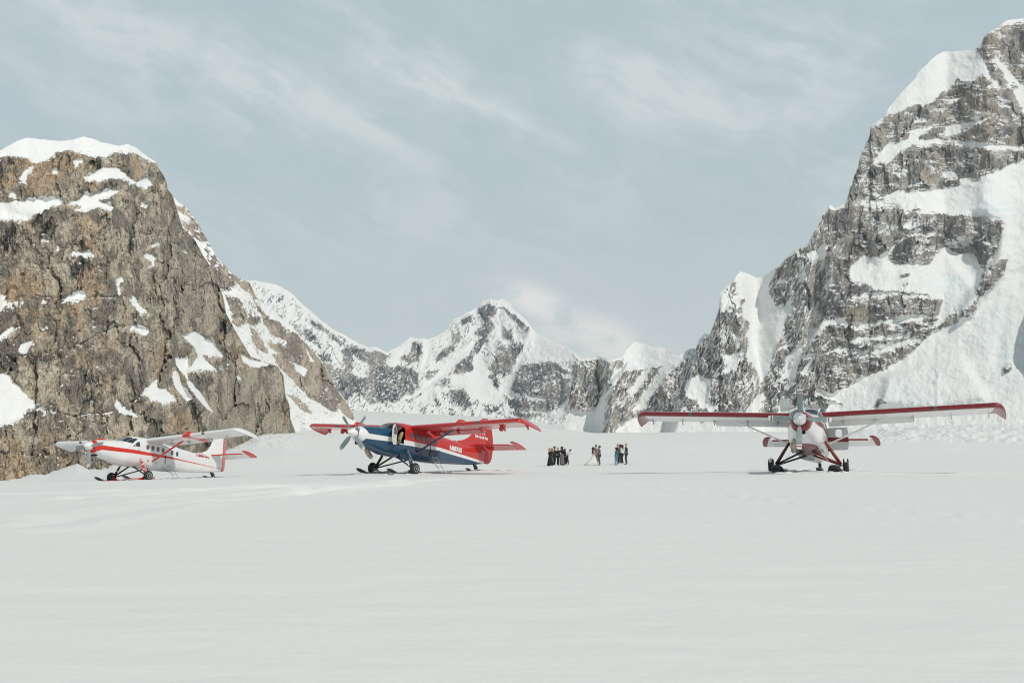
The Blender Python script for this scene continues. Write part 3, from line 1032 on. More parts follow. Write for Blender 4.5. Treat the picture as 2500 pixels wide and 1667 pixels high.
    crA = [ZB(l) for l in ([(1120, 380, 6), (1150, 560, 10), (1190, 690, 12)], [(1590, 820, 8), (1600, 1000, 6)], [(2120, 850, 8), (2140, 1050, 9)], [(700, 560, 9), (690, 700, 7)], [(740, 560, 5), (750, 640, 5)], [(1450, 0, 9), (1440, 90, 8)],
                           [(330, 860, 7), (620, 925, 6), (950, 880, 6), (1150, 765, 5)], [(660, 330, 5), (940, 200, 5), (1030, 190, 4)], [(1790, 120, 10), (1840, 240, 12)], [(1960, 640, 8), (1950, 760, 6)], [(60, 420, 8), (110, 480, 6)], [(540, 240, 7), (530, 350, 5)],
                           [(1700, 560, 6), (1690, 680, 6)], [(2000, 1050, 4), (2110, 1100, 4), (2240, 1020, 4)], [(360, 600, 5), (350, 720, 5)], [(400, 330, 4), (470, 520, 5)])]
    crA += [ZA(l) for l in ([(1440, 1260, 9), (1425, 1400, 10), (1430, 1546, 10)], [(1500, 900, 7), (1480, 1150, 7)], [(1590, 950, 9), (1585, 1150, 8)], [(60, 900, 12), (50, 1080, 9)], [(560, 1120, 8), (590, 1270, 6)], [(610, 1110, 6), (630, 1250, 6)], [(665, 1100, 9), (670, 1290, 7)],
                           [(1080, 950, 10), (1095, 1090, 8)], [(950, 900, 8), (1000, 1060, 9)], [(420, 780, 9), (370, 900, 8)], [(300, 1420, 6), (560, 1445, 5), (800, 1430, 5), (1050, 1420, 5)], [(750, 850, 6), (740, 960, 5)], [(880, 1150, 5), (870, 1290, 6)], [(340, 1150, 6), (350, 1330, 6)], [(760, 300, 9), (770, 370, 6)], [(890, 470, 9), (900, 530, 7)], [(1240, 1130, 7), (1270, 1400, 7)], [(180, 860, 8), (210, 960, 7)], [(1700, 1180, 6), (1760, 1400, 6)])]
    greyA = [(500, 720, 70, 120, .8), (620, 980, 90, 90, .9), (430, 650, 80, 120, .7), (250, 1130, 60, 40, .9), (560, 1050, 90, 60, .8), (90, 620, 100, 90, .5), (380, 860, 30, 90, .7)]
    mountain('cliff', silA, baseA, -260, 730, 1000, 760, [(-260, 300), (0, 345), (300, 400), (480, 460), (600, 560), (730, 680)], matA, sA,
             cot_rock=0.34, cot_snow=0.75, ledge=None, relief=1.25, facet=1.35, rough=1.6, soft=1.3, thin=0.15, cracks=crA, darkz=darkA, greyz=greyA, dust=0.05, autok=0.55, autoq=(90, 99.3), seed=3, warm=warmA, back=0.8,
             near=[([(440, 905), (690, 880), (720, 1080), (620, 1130), (520, 1100)], 45), ([(0, 500), (130, 560), (90, 720), (0, 760)], -20)])
    # second ridge, brown spurs in steep snow
    silB = [(330, 640), (380, 560), (400, 480), (409, 470), (427, 484), (436, 495), (461, 509), (470, 525), (500, 575), (530, 630), (552, 650), (557, 662), (585, 680), (609, 690), (625, 725),
            (655, 748), (701, 788), (724, 811), (744, 834), (758, 851), (775, 868), (787, 888), (804, 908), (816, 937), (830, 960), (844, 980), (859, 1000), (868, 1030)]
    baseB = [(330, 1150), (600, 1110), (700, 1085), (800, 1068), (868, 1050)]
    rB = [ZC(p) for p in (
        [(40, 0), (190, 0), (230, 110), (200, 200), (100, 220), (70, 170)], [(180, 240), (300, 310), (350, 400), (340, 480), (280, 520), (240, 480), (240, 380), (200, 310)],
        [(330, 70), (400, 170), (440, 275), (380, 230), (345, 150)], [(360, 420), (470, 420), (470, 480), (420, 510), (370, 480)], [(390, 510), (480, 620), (540, 740), (470, 710), (410, 630)],
        [(430, 300), (520, 400), (640, 480), (780, 560), (720, 640), (620, 600), (560, 580), (500, 470)],
        [(530, 640), (640, 670), (720, 640), (700, 560), (780, 570), (850, 760), (860, 860), (780, 830), (650, 740), (560, 700)],
        [(770, 560), (840, 640), (900, 800), (1000, 830), (1060, 900), (1120, 1020), (1200, 1150), (1290, 1320), (1180, 1250), (1120, 1180), (1110, 1250), (1030, 1200), (900, 1120), (800, 1020), (700, 920), (640, 860), (600, 780), (570, 740), (650, 740), (760, 830), (780, 900), (840, 930), (870, 880), (800, 780)],
        [(850, 640), (900, 680), (960, 770), (1040, 860), (960, 820), (900, 760)], [(700, 1080), (740, 1085), (800, 1120), (860, 1180), (900, 1250), (830, 1220), (760, 1150)],
        [(0, 200), (60, 300), (100, 420), (0, 420)], [(150, 0), (270, 40), (330, 110), (250, 100)])]
    rB += [ZA(p) for p in ([(1430, 660), (1560, 700), (1570, 770), (1500, 740)], [(1570, 790), (1650, 850), (1730, 990), (1690, 1000), (1640, 960), (1560, 850)], [(1690, 1040), (1850, 1110), (1870, 1180), (1760, 1170), (1700, 1110)],
                           [(1740, 1170), (1900, 1230), (1930, 1310), (1830, 1350), (1750, 1300)], [(1890, 1200), (2060, 1290), (2110, 1440), (2010, 1370), (1920, 1270)], [(1840, 1390), (1960, 1430), (2010, 1546), (1900, 1546)], [(1480, 780), (1560, 860), (1640, 960), (1600, 960), (1510, 860)])]
    sB = [ZC(p) for p in ([(780, 780), (860, 790), (895, 860), (860, 930), (800, 890)], [(840, 670), (870, 690), (940, 810), (880, 790)], [(690, 870), (790, 880), (760, 930)])]
    matB = rock_material('brown_ridge_rock', 0.45, (0.56, 0.47, 0.38), (0.29, 0.25, 0.215), (0.55, 0.40, 0.27), (0.12, 0.12, 0.13), 0.6, 0.4, ang=-35)
    mountain('ridge', silB, baseB, 330, 868, 560, 620, [(330, 700), (600, 820), (868, 1150)], matB, sB, rB, s0=0.60, cot_rock=0.6, cot_snow=0.85,
             streak=(14, 52, 0.3), relief=0.9, facet=0.8, rough=1.5, dust=0.16, autok=0.4, soft=2.0, seed=13, back=0.7)
    # the far head of the valley: snow dome on the left, then the central peak
    silC = [(540, 700), (590, 690), (609, 684), (626, 686), (672, 694.5), (695, 704.5), (715, 719), (738, 742), (758, 759), (787, 785), (818.5, 808), (844, 819), (873, 836.5), (900, 849),
            (921, 847), (945.5, 862), (980, 841), (1002, 823), (1018, 826), (1045, 829), (1071, 818), (1093, 802), (1098, 790), (1117, 775), (1141, 763), (1165, 751),
            (1176, 735), (1197, 729), (1215, 733.6), (1225.5, 729), (1243, 740), (1261.6, 760), (1286, 782), (1302, 806), (1312.5, 815), (1339, 827), (1350, 839), (1377, 843),
            (1395.6, 855.5), (1417, 873), (1430, 873), (1446, 870), (1462.6, 867.5), (1484, 879.6), (1500, 875.5), (1560, 880)]
    baseC = [(540, 1080), (800, 1040), (900, 1030), (1200, 1045), (1400, 1065), (1560, 1080)]
    rC = [ZD(p) for p in (
        [(1000, 250), (1040, 215), (1170, 205), (1150, 350), (1060, 400), (1000, 330)], [(1040, 410), (1130, 380), (1150, 440), (1080, 530), (990, 520), (950, 500)], [(1240, 440), (1320, 450), (1310, 560), (1220, 540)],
        [(960, 560), (1060, 540), (1050, 600), (980, 590)], [(930, 620), (1030, 610), (1000, 690), (930, 680)], [(760, 480), (830, 490), (830, 570), (770, 590)],
        [(750, 820), (840, 740), (960, 680), (960, 830), (850, 860), (760, 860)], [(1180, 560), (1240, 560), (1240, 640), (1170, 650)],
        [(1240, 620), (1410, 560), (1420, 640), (1300, 840), (1180, 860), (1070, 830), (1150, 700)], [(1070, 870), (1180, 880), (1200, 950), (1150, 1020), (1080, 930)],
        [(1300, 960), (1340, 860), (1400, 780), (1700, 740), (1850, 870), (1860, 1000), (1800, 1130), (1600, 1230), (1400, 1280), (1290, 1230), (1290, 1110), (1400, 1080), (1300, 1000)],
        [(1250, 1030), (1300, 1100), (1220, 1120)], [(1060, 1140), (1200, 1150), (1180, 1210), (1070, 1230)], [(750, 1000), (870, 980), (960, 1150), (880, 1190), (770, 1120)],
        [(600, 1050), (620, 1045), (660, 1150), (620, 1150)], [(490, 1200), (490, 1180), (560, 1110), (540, 1190)], [(640, 900), (750, 880), (740, 960), (600, 980)], [(530, 850), (600, 830), (680, 800), (600, 900), (530, 920)],
        [(600, 720), (720, 620), (800, 600), (780, 660), (620, 760)],
        [(280, 720), (360, 680), (420, 560), (500, 570), (480, 700), (400, 760), (300, 760)], [(250, 830), (380, 800), (460, 860), (450, 1000), (380, 1060), (300, 1000), (180, 1080), (150, 1130), (0, 1150), (0, 660), (100, 680), (150, 800)],
        [(1210, 220), (1290, 280), (1400, 380), (1500, 480), (1440, 470), (1330, 380), (1240, 280)], [(1860, 780), (2000, 720), (2080, 740), (2100, 860), (1960, 1100), (1860, 1140), (1850, 850)],
        [(860, 350), (960, 300), (950, 400), (870, 430)], [(2080, 740), (2240, 760), (2240, 1000), (2100, 1240), (1960, 1240), (2080, 980)])]
    rC += [ZC(p) for p in ([(730, 480), (900, 540), (950, 600), (1000, 700), (900, 640), (800, 580)], [(900, 450), (960, 460), (1060, 550), (1180, 640), (1160, 660), (1050, 590), (950, 510)], [(1110, 560), (1220, 620), (1200, 640)],
                          [(960, 740), (1060, 740), (1100, 880), (1200, 860), (1300, 950), (1500, 900), (1560, 850), (1700, 860), (1800, 950), (1700, 1100), (1600, 1165), (1500, 1100), (1430, 1180), (1300, 1060), (1200, 1150), (1100, 1010), (1050, 880)],
                          [(1230, 640), (1420, 710), (1560, 750), (1500, 830), (1350, 800), (1250, 740)], [(1180, 660), (1250, 700), (1260, 900), (1190, 860), (1160, 760)])]
    sC = [ZD(p) for p in ([(860, 640), (950, 560), (930, 640), (840, 720), (700, 880), (520, 1000), (480, 1010), (600, 860)], [(1320, 480), (1400, 500), (1370, 560), (1320, 540)],
                          [(960, 690), (1050, 720), (1070, 900), (1150, 1030), (1240, 1010), (1290, 880), (1360, 850), (1260, 1080), (1100, 1130), (960, 1060), (900, 960)],
                          [(1180, 210), (1230, 190), (1480, 420), (1330, 330)], [(1510, 500), (1700, 600), (1860, 670), (1900, 730), (1700, 730), (1480, 730), (1420, 790), (1500, 600)],
                          [(180, 800), (330, 600), (360, 620), (250, 800), (210, 840)], [(500, 570), (600, 540), (540, 720), (440, 960), (380, 1070), (300, 1100), (470, 860)])]
    slC = [ZD(l) for l in ([(1500, 480, 8), (1450, 640, 10), (1330, 830, 12), (1240, 1000, 16)], [(1070, 230, 4), (1080, 330, 5), (1180, 420, 6), (1230, 580, 5)], [(1180, 330, 6), (1210, 420, 9), (1190, 520, 6), (1090, 640, 7)],
                           [(1840, 880, 5), (1700, 830, 4)], [(1840, 1080, 8), (1760, 1180, 12), (1700, 1230, 14)], [(1300, 1190, 5), (1420, 1200, 5), (1600, 1210, 4)], [(1500, 1000, 10), (1440, 1060, 9), (1600, 1100, 7)],
                           [(840, 860, 5), (900, 960, 8)], [(1650, 900, 5), (1560, 1000, 9), (1500, 1010, 8)], [(2100, 880, 7), (2000, 1050, 9), (1900, 1200, 14)])]
    matC = rock_material('far_peak_rock', 2.0, (0.40, 0.375, 0.355), (0.15, 0.17, 0.20), (0.50, 0.42, 0.35), (0.13, 0.16, 0.19), 0.4, 0.4, ang=48, flat_=(0.6, 1.9), namp=1.5)
    mountain('far_peak', silC, baseC, 540, 1560, 1100, 330, [(540, 3300), (800, 3900), (1000, 4300), (1250, 4400), (1560, 3900)], matC, sC, rC, slC, s0=0.35,
             cot_rock=0.75, cot_snow=0.95, streak=None, relief=1.6, facet=0.9, rough=2.6, ribs=(40, 12, 125, 5.0), grain=((30, 5.5, 124, .75), (20, 5.5, 62, .42)), rockbase=0.17, dust=0.03, autok=0.30, soft=1.8, seed=23, warp=4.0, back=0.7, cap=5)
    # the right wall with its icefall and the spurs running down to the glacier
    silF = [(1372, 1092), (1384, 1000), (1396, 930), (1408, 884), (1418, 876), (1461, 870), (1489, 878.5), (1519, 872), (1531.6, 851), (1550, 834), (1577.5, 839), (1587, 845), (1626.5, 849.5), (1645, 868),
            (1660, 866), (1681.6, 852.5), (1698.5, 851), (1706, 829.6), (1721, 813), (1732, 816), (1743, 790), (1756, 752), (1758, 719), (1767, 707), (1789, 682.6), (1807, 663), (1828.5, 669),
            (1848.5, 679.6), (1877.5, 666), (1905, 646), (1924.5, 623), (1945, 607), (1973, 593), (1998, 546), (2010, 519), (2022, 513), (2024, 501), (2027, 501), (2039, 509), (2063, 497), (2071, 476),
            (2078.5, 447), (2094, 406), (2104, 371), (2123, 332), (2126, 307), (2155, 288), (2171, 262), (2200, 227), (2231.5, 195), (2244, 175), (2282.5, 138), (2301.6, 127), (2324, 127),
            (2346, 124), (2372, 124), (2394, 112), (2403.6, 88.5), (2435.5, 68), (2458, 50), (2500, 45.5), (2540, 60), (2600, 260), (2640, 600), (2700, 900)]
    baseF = [(1340, 1090), (1500, 1090), (1900, 1090), (2100, 1110), (2500, 1130), (2800, 1150)]
    sF = [ZE(p) for p in (
        [(1290, 200), (1330, 190), (1465, 240), (1650, 140), (1560, 300), (1570, 420), (1620, 480), (1740, 470), (1700, 620), (1600, 850), (1570, 950), (1500, 1090), (1440, 960), (1380, 880), (1400, 780), (1380, 700), (1410, 620), (1350, 560), (1340, 480), (1370, 430), (1300, 330)],
        [(400, 760), (490, 740), (740, 790), (810, 880), (720, 940), (620, 970), (520, 990), (400, 970)],
        [(800, 880), (920, 815), (900, 900), (760, 1000), (650, 1180), (560, 1290), (470, 1300), (600, 1120), (700, 980)], [(900, 1100), (1000, 1020), (1080, 1060), (1060, 1200), (1120, 1290), (1060, 1300), (960, 1210), (900, 1180)],
        [(430, 1150), (560, 990), (620, 980), (560, 1080), (450, 1200)], [(-300, 1320), (0, 1320), (60, 1330), (130, 1330), (220, 1250), (290, 1090), (310, 1000), (260, 1200), (240, 1400), (235, 1600), (-300, 1600)],
        [(340, 1470), (380, 1430), (500, 1350), (640, 1340), (900, 1345), (1300, 1345), (1380, 1320), (1460, 1200), (1500, 1180), (1540, 1150), (1480, 1330), (1500, 1600), (300, 1600)],
        [(1200, 880), (1330, 860), (1300, 980), (1240, 1000)])]
    sF.append(ZE([(1440, 1345), (1900, 1400), (2000, 1420), (2000, 1700), (1440, 1700)]))
    sF += [ZF(p) for p in (
        [(1240, 300), (1500, 290), (1600, 440), (1760, 700), (1500, 560), (1360, 540), (1250, 660), (1100, 740), (840, 800), (820, 760), (900, 660), (1080, 450)], [(1550, 330), (1620, 350), (1720, 500), (1882, 800), (1960, 800), (1960, 620), (1780, 480), (1700, 400)],
        [(1270, 900), (1500, 860), (1660, 820), (1640, 840), (1500, 890), (1280, 1000)], [(1000, 930), (1200, 900), (1100, 960), (1000, 1060), (860, 1080), (1000, 1000)], [(1000, 1000), (1300, 1010), (1600, 1050), (1882, 1060), (1882, 1100), (1600, 1080), (1300, 1030), (1000, 1060), (830, 1180), (700, 1210), (850, 1020)],
        [(750, 1440), (950, 1400), (1200, 1400), (1500, 1330), (1882, 1150), (2300, 1000), (2300, 1568), (1100, 1568), (1060, 1500), (850, 1470)], [(1560, 300), (1640, 200), (1720, 60), (1900, 40), (1882, 110), (1760, 120), (1680, 160), (1620, 210)],
        [(1280, 1260), (1350, 1240), (1390, 1290), (1250, 1300)], [(1380, 1290), (1500, 1300), (1400, 1370)])]
    sF += [ZG(p) for p in (
        [(430, 470), (510, 400), (570, 420), (640, 390), (690, 450), (900, 450), (1000, 345), (1060, 385), (1160, 400), (1240, 480), (1180, 570), (1100, 640), (1060, 720), (980, 800), (930, 830), (990, 650), (860, 620), (560, 590), (420, 560)],
        [(840, 20), (1000, 0), (1800, -60), (1800, 1700), (250, 1700), (290, 1310), (330, 1270), (430, 1180), (500, 1130), (560, 1110), (640, 1080), (740, 1010), (800, 980), (880, 900), (930, 850), (1075, 800), (1060, 700), (1100, 640), (1180, 570), (1240, 480), (1300, 380), (1340, 250), (1340, 190), (1150, 170), (1110, 120)],
        [(740, 235), (810, 170), (800, 235)], [(120, 525), (160, 500), (180, 530), (140, 550)], [(180, 400), (280, 330), (300, 400), (250, 440)], [(100, 960), (160, 940), (90, 1160), (40, 1200)], [(0, 1280), (60, 1260), (100, 1320), (0, 1340)])]
    slF = [ZF(l) for l in ([(610, 1480, 22), (850, 1490, 14), (1060, 1500, 16)], [(930, 870, 6), (1100, 860, 5), (1220, 880, 8)], [(1130, 700, 8), (1400, 690, 7), (1780, 740, 9)], [(1100, 1160, 6), (1200, 1230, 8), (1330, 1290, 9)],
                           [(1390, 1180, 5), (1600, 1240, 7)], [(720, 1220, 6), (640, 1300, 7), (600, 1340, 7)])]
    slF += [ZG(l) for l in ([(410, 640, 9), (700, 632, 8), (990, 650, 6)], [(380, 800, 10), (480, 830, 8), (620, 800, 9), (860, 770, 10)], [(420, 905, 8), (560, 890, 7), (800, 880, 12)], [(350, 960, 9), (560, 990, 10), (700, 940, 12), (840, 900, 10)],
                            [(580, 960, 10), (640, 930, 10), (740, 1000, 9)], [(190, 880, 18), (300, 800, 14), (400, 790, 12)], [(60, 1110, 8), (130, 1000, 10), (220, 1010, 8), (160, 1100, 8)], [(240, 1220, 9), (330, 1250, 12), (400, 1190, 8)],
                            [(590, 260, 8), (620, 245, 8), (650, 260, 8)], [(730, 265, 6), (880, 270, 5), (1000, 285, 6)], [(240, 640, 6), (210, 800, 6), (170, 930, 7)], [(300, 330, 6), (270, 420, 8), (240, 520, 5)], [(640, 420, 5), (700, 330, 6), (760, 290, 6)],
                            [(0, 760, 9), (60, 690, 9), (90, 660, 5)], [(280, 590, 8), (330, 560, 6)], [(640, 800, 7), (760, 790, 8)], [(0, 560, 8), (80, 540, 4)])]
    slF += [ZE(l) for l in ([(1260, 270, 10), (1230, 420, 14), (1190, 520, 10)], [(1290, 420, 14), (1340, 400, 18)], [(1240, 520, 12), (1320, 540, 10)], [(1240, 640, 8), (1310, 760, 8), (1350, 900, 10), (1230, 980, 14)], [(1200, 880, 10), (1130, 800, 8)], [(1170, 1100, 6), (1100, 1000, 6)],
                            [(360, 990, 7), (330, 1100, 10), (200, 1280, 14)], [(740, 920, 16), (620, 1140, 18)], [(830, 920, 14), (760, 1010, 14)], [(1020, 720, 14), (1060, 710, 10)], [(1180, 590, 8), (1150, 600, 7)], [(1640, 820, 8), (1740, 790, 8)], [(1700, 900, 16), (1800, 800, 12)], [(1690, 1040, 10), (1730, 880, 14)], [(1870, 560, 8), (1840, 480, 8)],
                            [(120, 1180, 10), (160, 1060, 9)], [(70, 1000, 8), (30, 1120, 10)])]
    rF = [ZF(p) for p in ([(1550, 290), (1600, 210), (1700, 150), (1800, 180), (1960, 320), (1960, 420), (1870, 400), (1800, 440), (1690, 380), (1620, 330)], [(1580, 420), (1650, 460), (1710, 530), (1640, 540)], [(1360, 560), (1560, 530), (1650, 590), (1540, 600)],
                          [(1760, 480), (1882, 500), (1882, 560), (1840, 560)], [(1540, 620), (1700, 610), (1790, 710), (1560, 660)], [(1755, 590), (1800, 570), (1835, 610), (1780, 625)])]
    rF += [ZG(p) for p in ([(1300, 410), (1385, 395), (1350, 500), (1260, 620), (1200, 650), (1170, 780), (1075, 795), (1100, 710), (1170, 690), (1180, 570), (1240, 480)], [(720, 520), (780, 505), (790, 530), (740, 530)], [(730, 565), (785, 555), (780, 580)],
                           [(1345, 1070), (1380, 1040), (1400, 1080), (1360, 1110)], [(590, 1270), (640, 1255), (650, 1300), (570, 1310)], [(1330, 830), (1360, 825), (1350, 835)], [(330, 1270), (400, 1290), (380, 1300)])]
    matF = rock_material('grey_wall_rock', 0.62, (0.46, 0.425, 0.385), (0.205, 0.20, 0.20), (0.50, 0.40, 0.29), (0.06, 0.075, 0.10), 0.5, 0.7, ang=4, ang2=62, flat_=(0.42, 2.1), namp=1.6)
    warmF = [(2400, 260, 60, 1.0), (2420, 100, 40, 1.3), (2280, 420, 50, 0.5), (2290, 590, 25, 1.0), (2120, 540, 30, 0.4), (2080, 770, 40, 0.6), (2400, 340, 50, 0.7), (1760, 720, 14, 1.0), (2070, 890, 40, 0.5), (2150, 900, 30, 0.7)]
    iceF = [(2330, 690, 60, 22, 1.1), (2420, 510, 60, 25, 1.2), (2340, 740, 40, 40, 1.0), (2440, 800, 50, 90, 0.7), (1560, 880, 45, 20, 0.7), (1850, 860, 60, 90, 0.3), (2200, 960, 60, 25, 0.5), (2470, 880, 40, 60, 0.8), (2130, 1000, 120, 20, 0.5)]
    mountain('wall', silF, baseF, 1372, 2700, 1400, 900, [(1340, 1800), (1500, 1760), (1900, 1620), (2100, 1540), (2500, 1420), (2700, 1400)], matF, sF, rF, slF,
             cot_rock=0.34, cot_snow=0.80, ledge=(11, 0.03, 0.72), streak=(9, 116, 0.55), diag=(1990, 2100), relief=1.15, facet=1.15, rough=1.5, dust=0.18, autok=0.45, soft=1.5, thin=0.28, ribs=(70, 26, 112, 5.0), grain=((60, 10, 113, .26),), seed=33, snowrel=1.5, warm=warmF, ice=iceF, back=0.5, cap=3.5, warp=4.0,
             near=[(ZE([(290, 1100), (420, 950), (520, 980), (430, 1150), (520, 1700), (200, 1700)]), 60), (ZE([(1180, 400), (1340, 480), (1400, 780), (1480, 1100), (1480, 1700), (700, 1700), (950, 900)]), 80),
                   (ZG([(1150, 150), (1340, 190), (1300, 400), (1180, 600), (1000, 345), (1160, 300)]), -45), (ZG([(1300, 410), (1390, 380), (1350, 520), (1100, 800), (1060, 790), (1180, 570)]), 30),
                   (ZG([(1380, 500), (1560, 450), (1560, 1100), (1280, 1050), (1320, 800)]), -14), (ZG([(230, 380), (290, 440), (250, 800), (140, 1000), (200, 640)]), -50), (ZG([(420, 100), (1100, 140), (1000, 330), (420, 480)]), 15),
                   (ZG([(640, 1120), (860, 1060), (1100, 1010), (1250, 1250), (900, 1320), (620, 1290)]), 25)])

# ------------------------------------------------------------------ the ski planes
FIT = {'R': (14.41, 44.3385, -1.53653, 4.31745, 0.115317, 0.0142455), 'M': (-6.8857, 54.9442, -2.02516, 4.08828, 0.0980812, 0.0088333), 'L': (-26.1164, 63.1445, -2.8464, 4.27812, 0.101571, 0.0562269)}
# fuselage stations: x (nose positive), top, bottom, half width, squareness
STN = [(3.76, 2.29, 1.62, .335, 2.0), (3.70, 2.33, 1.55, .385, 2.0), (3.55, 2.37, 1.44, .43, 2.1), (3.3, 2.41, 1.36, .48, 2.2), (2.8, 2.46, 1.21, .55, 2.4), (2.3, 2.49, 1.09, .61, 2.6),
       (1.9, 2.50, .99, .68, 2.8), (1.62, 2.52, .93, .74, 3.0), (1.40, 2.63, .905, .78, 3.1), (1.15, 2.79, .89, .81, 3.2), (.85, 2.885, .87, .82, 3.4), (.3, 2.92, .86, .825, 3.6), (-.5, 2.89, .80, .825, 4.0),
       (-1.5, 2.82, .765, .825, 4.0), (-2.85, 2.62, .75, .82, 4.0), (-3.7, 2.46, .79, .70, 3.8), (-5.0, 2.33, .85, .53, 3.6), (-6.65, 2.20, .93, .31, 3.2), (-7.4, 2.1, 1.0, .21, 3.0), (-8.42, 1.95, 1.14, .075, 2.6)]
_sx = np.array([s[0] for s in STN][::-1])
_sv = np.array([s[1:] for s in STN][::-1])


def stn(x):
    return [float(np.interp(x, _sx, _sv[:, k])) for k in range(4)]


def side_y(x, z):
    t, b, w, n = stn(x)
    s = min(abs(2 * (z - (t + b) / 2) / (t - b)), 1.0)
    return w * max(1 - s ** n, 0.0) ** (1 / n)


def hull(x, th):
    t, b, w, n = stn(x)
    c, s = math.cos(th), math.sin(th)
    return (x, w * math.copysign(abs(c) ** (2 / n), c), (t + b) / 2 + (t - b) / 2 * math.copysign(abs(s) ** (2 / n), s))


def on_side(m, name, outline, parent, off=0.012, sgn=1, n=5, thick=0.02):
    """a pane or panel that follows the fuselage side; outline in (x, z)"""
    cx_ = sum(p[0] for p in outline) / len(outline)
    cz_ = sum(p[1] for p in outline) / len(outline)
    V, Fs = [], []
    N = len(outline)
    for r in range(n + 1):
        k = 1 - r / n
        for x, z in outline:
            xx, zz = cx_ + (x - cx_) * k, cz_ + (z - cz_) * k
            V.append((xx, sgn * (side_y(xx, zz) + off), zz))
    for r in range(n):
        for i in range(N):
            Fs.append((r * N + i, r * N + (i + 1) % N, (r + 1) * N + (i + 1) % N, (r + 1) * N + i))
    k = len(V)
    for x, z in outline:
        V.append((x, sgn * (side_y(x, z) - thick), z))
    for i in range(N):
        Fs.append((i, k + i, k + (i + 1) % N, (i + 1) % N))
    return mk(name, V, Fs, m, parent, smooth=False)


def rrect(cx_, cz_, w, h, r=0.45, n=4, slant=0.0):
    """rounded window outline"""
    r = r * w
    P = []
    for qx, qz, a0 in ((1, 1, 0), (-1, 1, 90), (-1, -1, 180), (1, -1, 270)):
        for i in range(n + 1):
            a = R(a0 + 90 * i / n)
            z = qz * (h / 2 - r) + r * math.sin(a)
            P.append((cx_ + qx * (w / 2 - r) + r * math.cos(a) + slant * z, cz_ + z))
    return P


def text_mesh(name, body, m, parent, place, size=1.0, xs=1.0, bold=0.0):
    """place(u, v) -> local point; u runs along the line, v up, in metres"""
    c = bpy.data.curves.new(name, 'FONT')
    c.body = body
    c.size = size
    c.offset = bold
    c.resolution_u = 3
    t = bpy.data.objects.new(name, c)
    COL.objects.link(t)
    bpy.context.view_layer.update()
    me = bpy.data.meshes.new_from_object(t.evaluated_get(bpy.context.evaluated_depsgraph_get()))
    COL.objects.unlink(t)
    bpy.data.objects.remove(t)
    for v in me.vertices:
        v.co = place(v.co.x * xs, v.co.y)
    me.materials.clear()
    me.materials.append(m)
    me.name = name
    return link(bpy.data.objects.new(name, me), parent)


def text_width(body, size, xs=1.0):
    c = bpy.data.curves.new('w', 'FONT')
    c.body = body
    c.size = size
    t = bpy.data.objects.new('w', c)
    COL.objects.link(t)
    bpy.context.view_layer.update()
    w = t.dimensions.x * xs
    COL.objects.unlink(t)
    bpy.data.objects.remove(t)
    return w


AIR = [(0, 0), (.004, .022), (.015, .042), (.045, .068), (.10, .092), (.18, .108), (.30, .113), (.45, .103), (.62, .078), (.80, .044), (1.0, .006)]
AIRL = [(.80, -.020), (.62, -.030), (.45, -.038), (.30, -.043), (.18, -.045), (.10, -.042), (.045, -.034), (.015, -.022), (.004, -.012)]


def section(y, xle, zle, chord, thick=1.0, tilt=2.5, cut=1.0):
    pts = []
    c, s = math.cos(R(tilt)), math.sin(R(tilt))
    for u, v in AIR + [(1.0, -.006)] + AIRL:
        u = min(u, cut)
        a, b_ = u * chord, v * chord * thick * 0.94
        pts.append((xle - a * c + 0 * b_, y, zle - a * s + b_))
    return pts


def loft(secs, cap=True):
    n = len(secs[0])
    V = [p for s in secs for p in s]
    Fs = []
    for i in range(len(secs) - 1):
        for k in range(n):
            Fs.append((i * n + k, i * n + (k + 1) % n, (i + 1) * n + (k + 1) % n, (i + 1) * n + k))
    if cap:
        Fs.append(tuple(range(n)))
        Fs.append(tuple((len(secs) - 1) * n + k for k in range(n)))
    return V, Fs


def wle(y):
    """leading edge of the wing: x and z at a place along the span"""
    return -0.13 - (abs(y) - .84) * 0.0142, 2.69 + (abs(y) - .84) * 0.0375


def paint(name, build, rough=0.28, coat=0.35, dirt=0.0):
    m, nt, b = mat(name)
    co = nt.coord()
    x, y, z = nt.sep(co)
    col = build(nt, x, y, z)
    grime = nt.step(nt.noise(nt.mapping(co, scale=(0.5, 1, 1.6)), 3.0, 5, 0.65), 0.48, 0.75, 0.0, 0.22 + dirt)
    col = nt.mix(grime, col, nt.mix(0.5, col, (0.16, 0.155, 0.15)))
    nt.set(b.inputs['Base Color'], col)
    nt.set(b.inputs['Roughness'], nt.add(rough, nt.mul(grime, 0.5)))
    b.inputs['Coat Weight'].default_value = coat
    b.inputs['Coat Roughness'].default_value = 0.12
    # skin panels: shallow waves and lap seams
    w = nt.noise(co, 1.6, 2, 0.5)
    seam = nt.math('ABSOLUTE', nt.sub(nt.math('FRACT', nt.mul(x, 1.35)), 0.5))
    sm = nt.step(seam, 0.0, 0.012, -1.0, 0.0)
    nt.set(b.inputs['Normal'], nt.bump(nt.add(nt.mul(w, 0.02), nt.mul(sm, 0.004)), 0.8, 1.0))
    return m


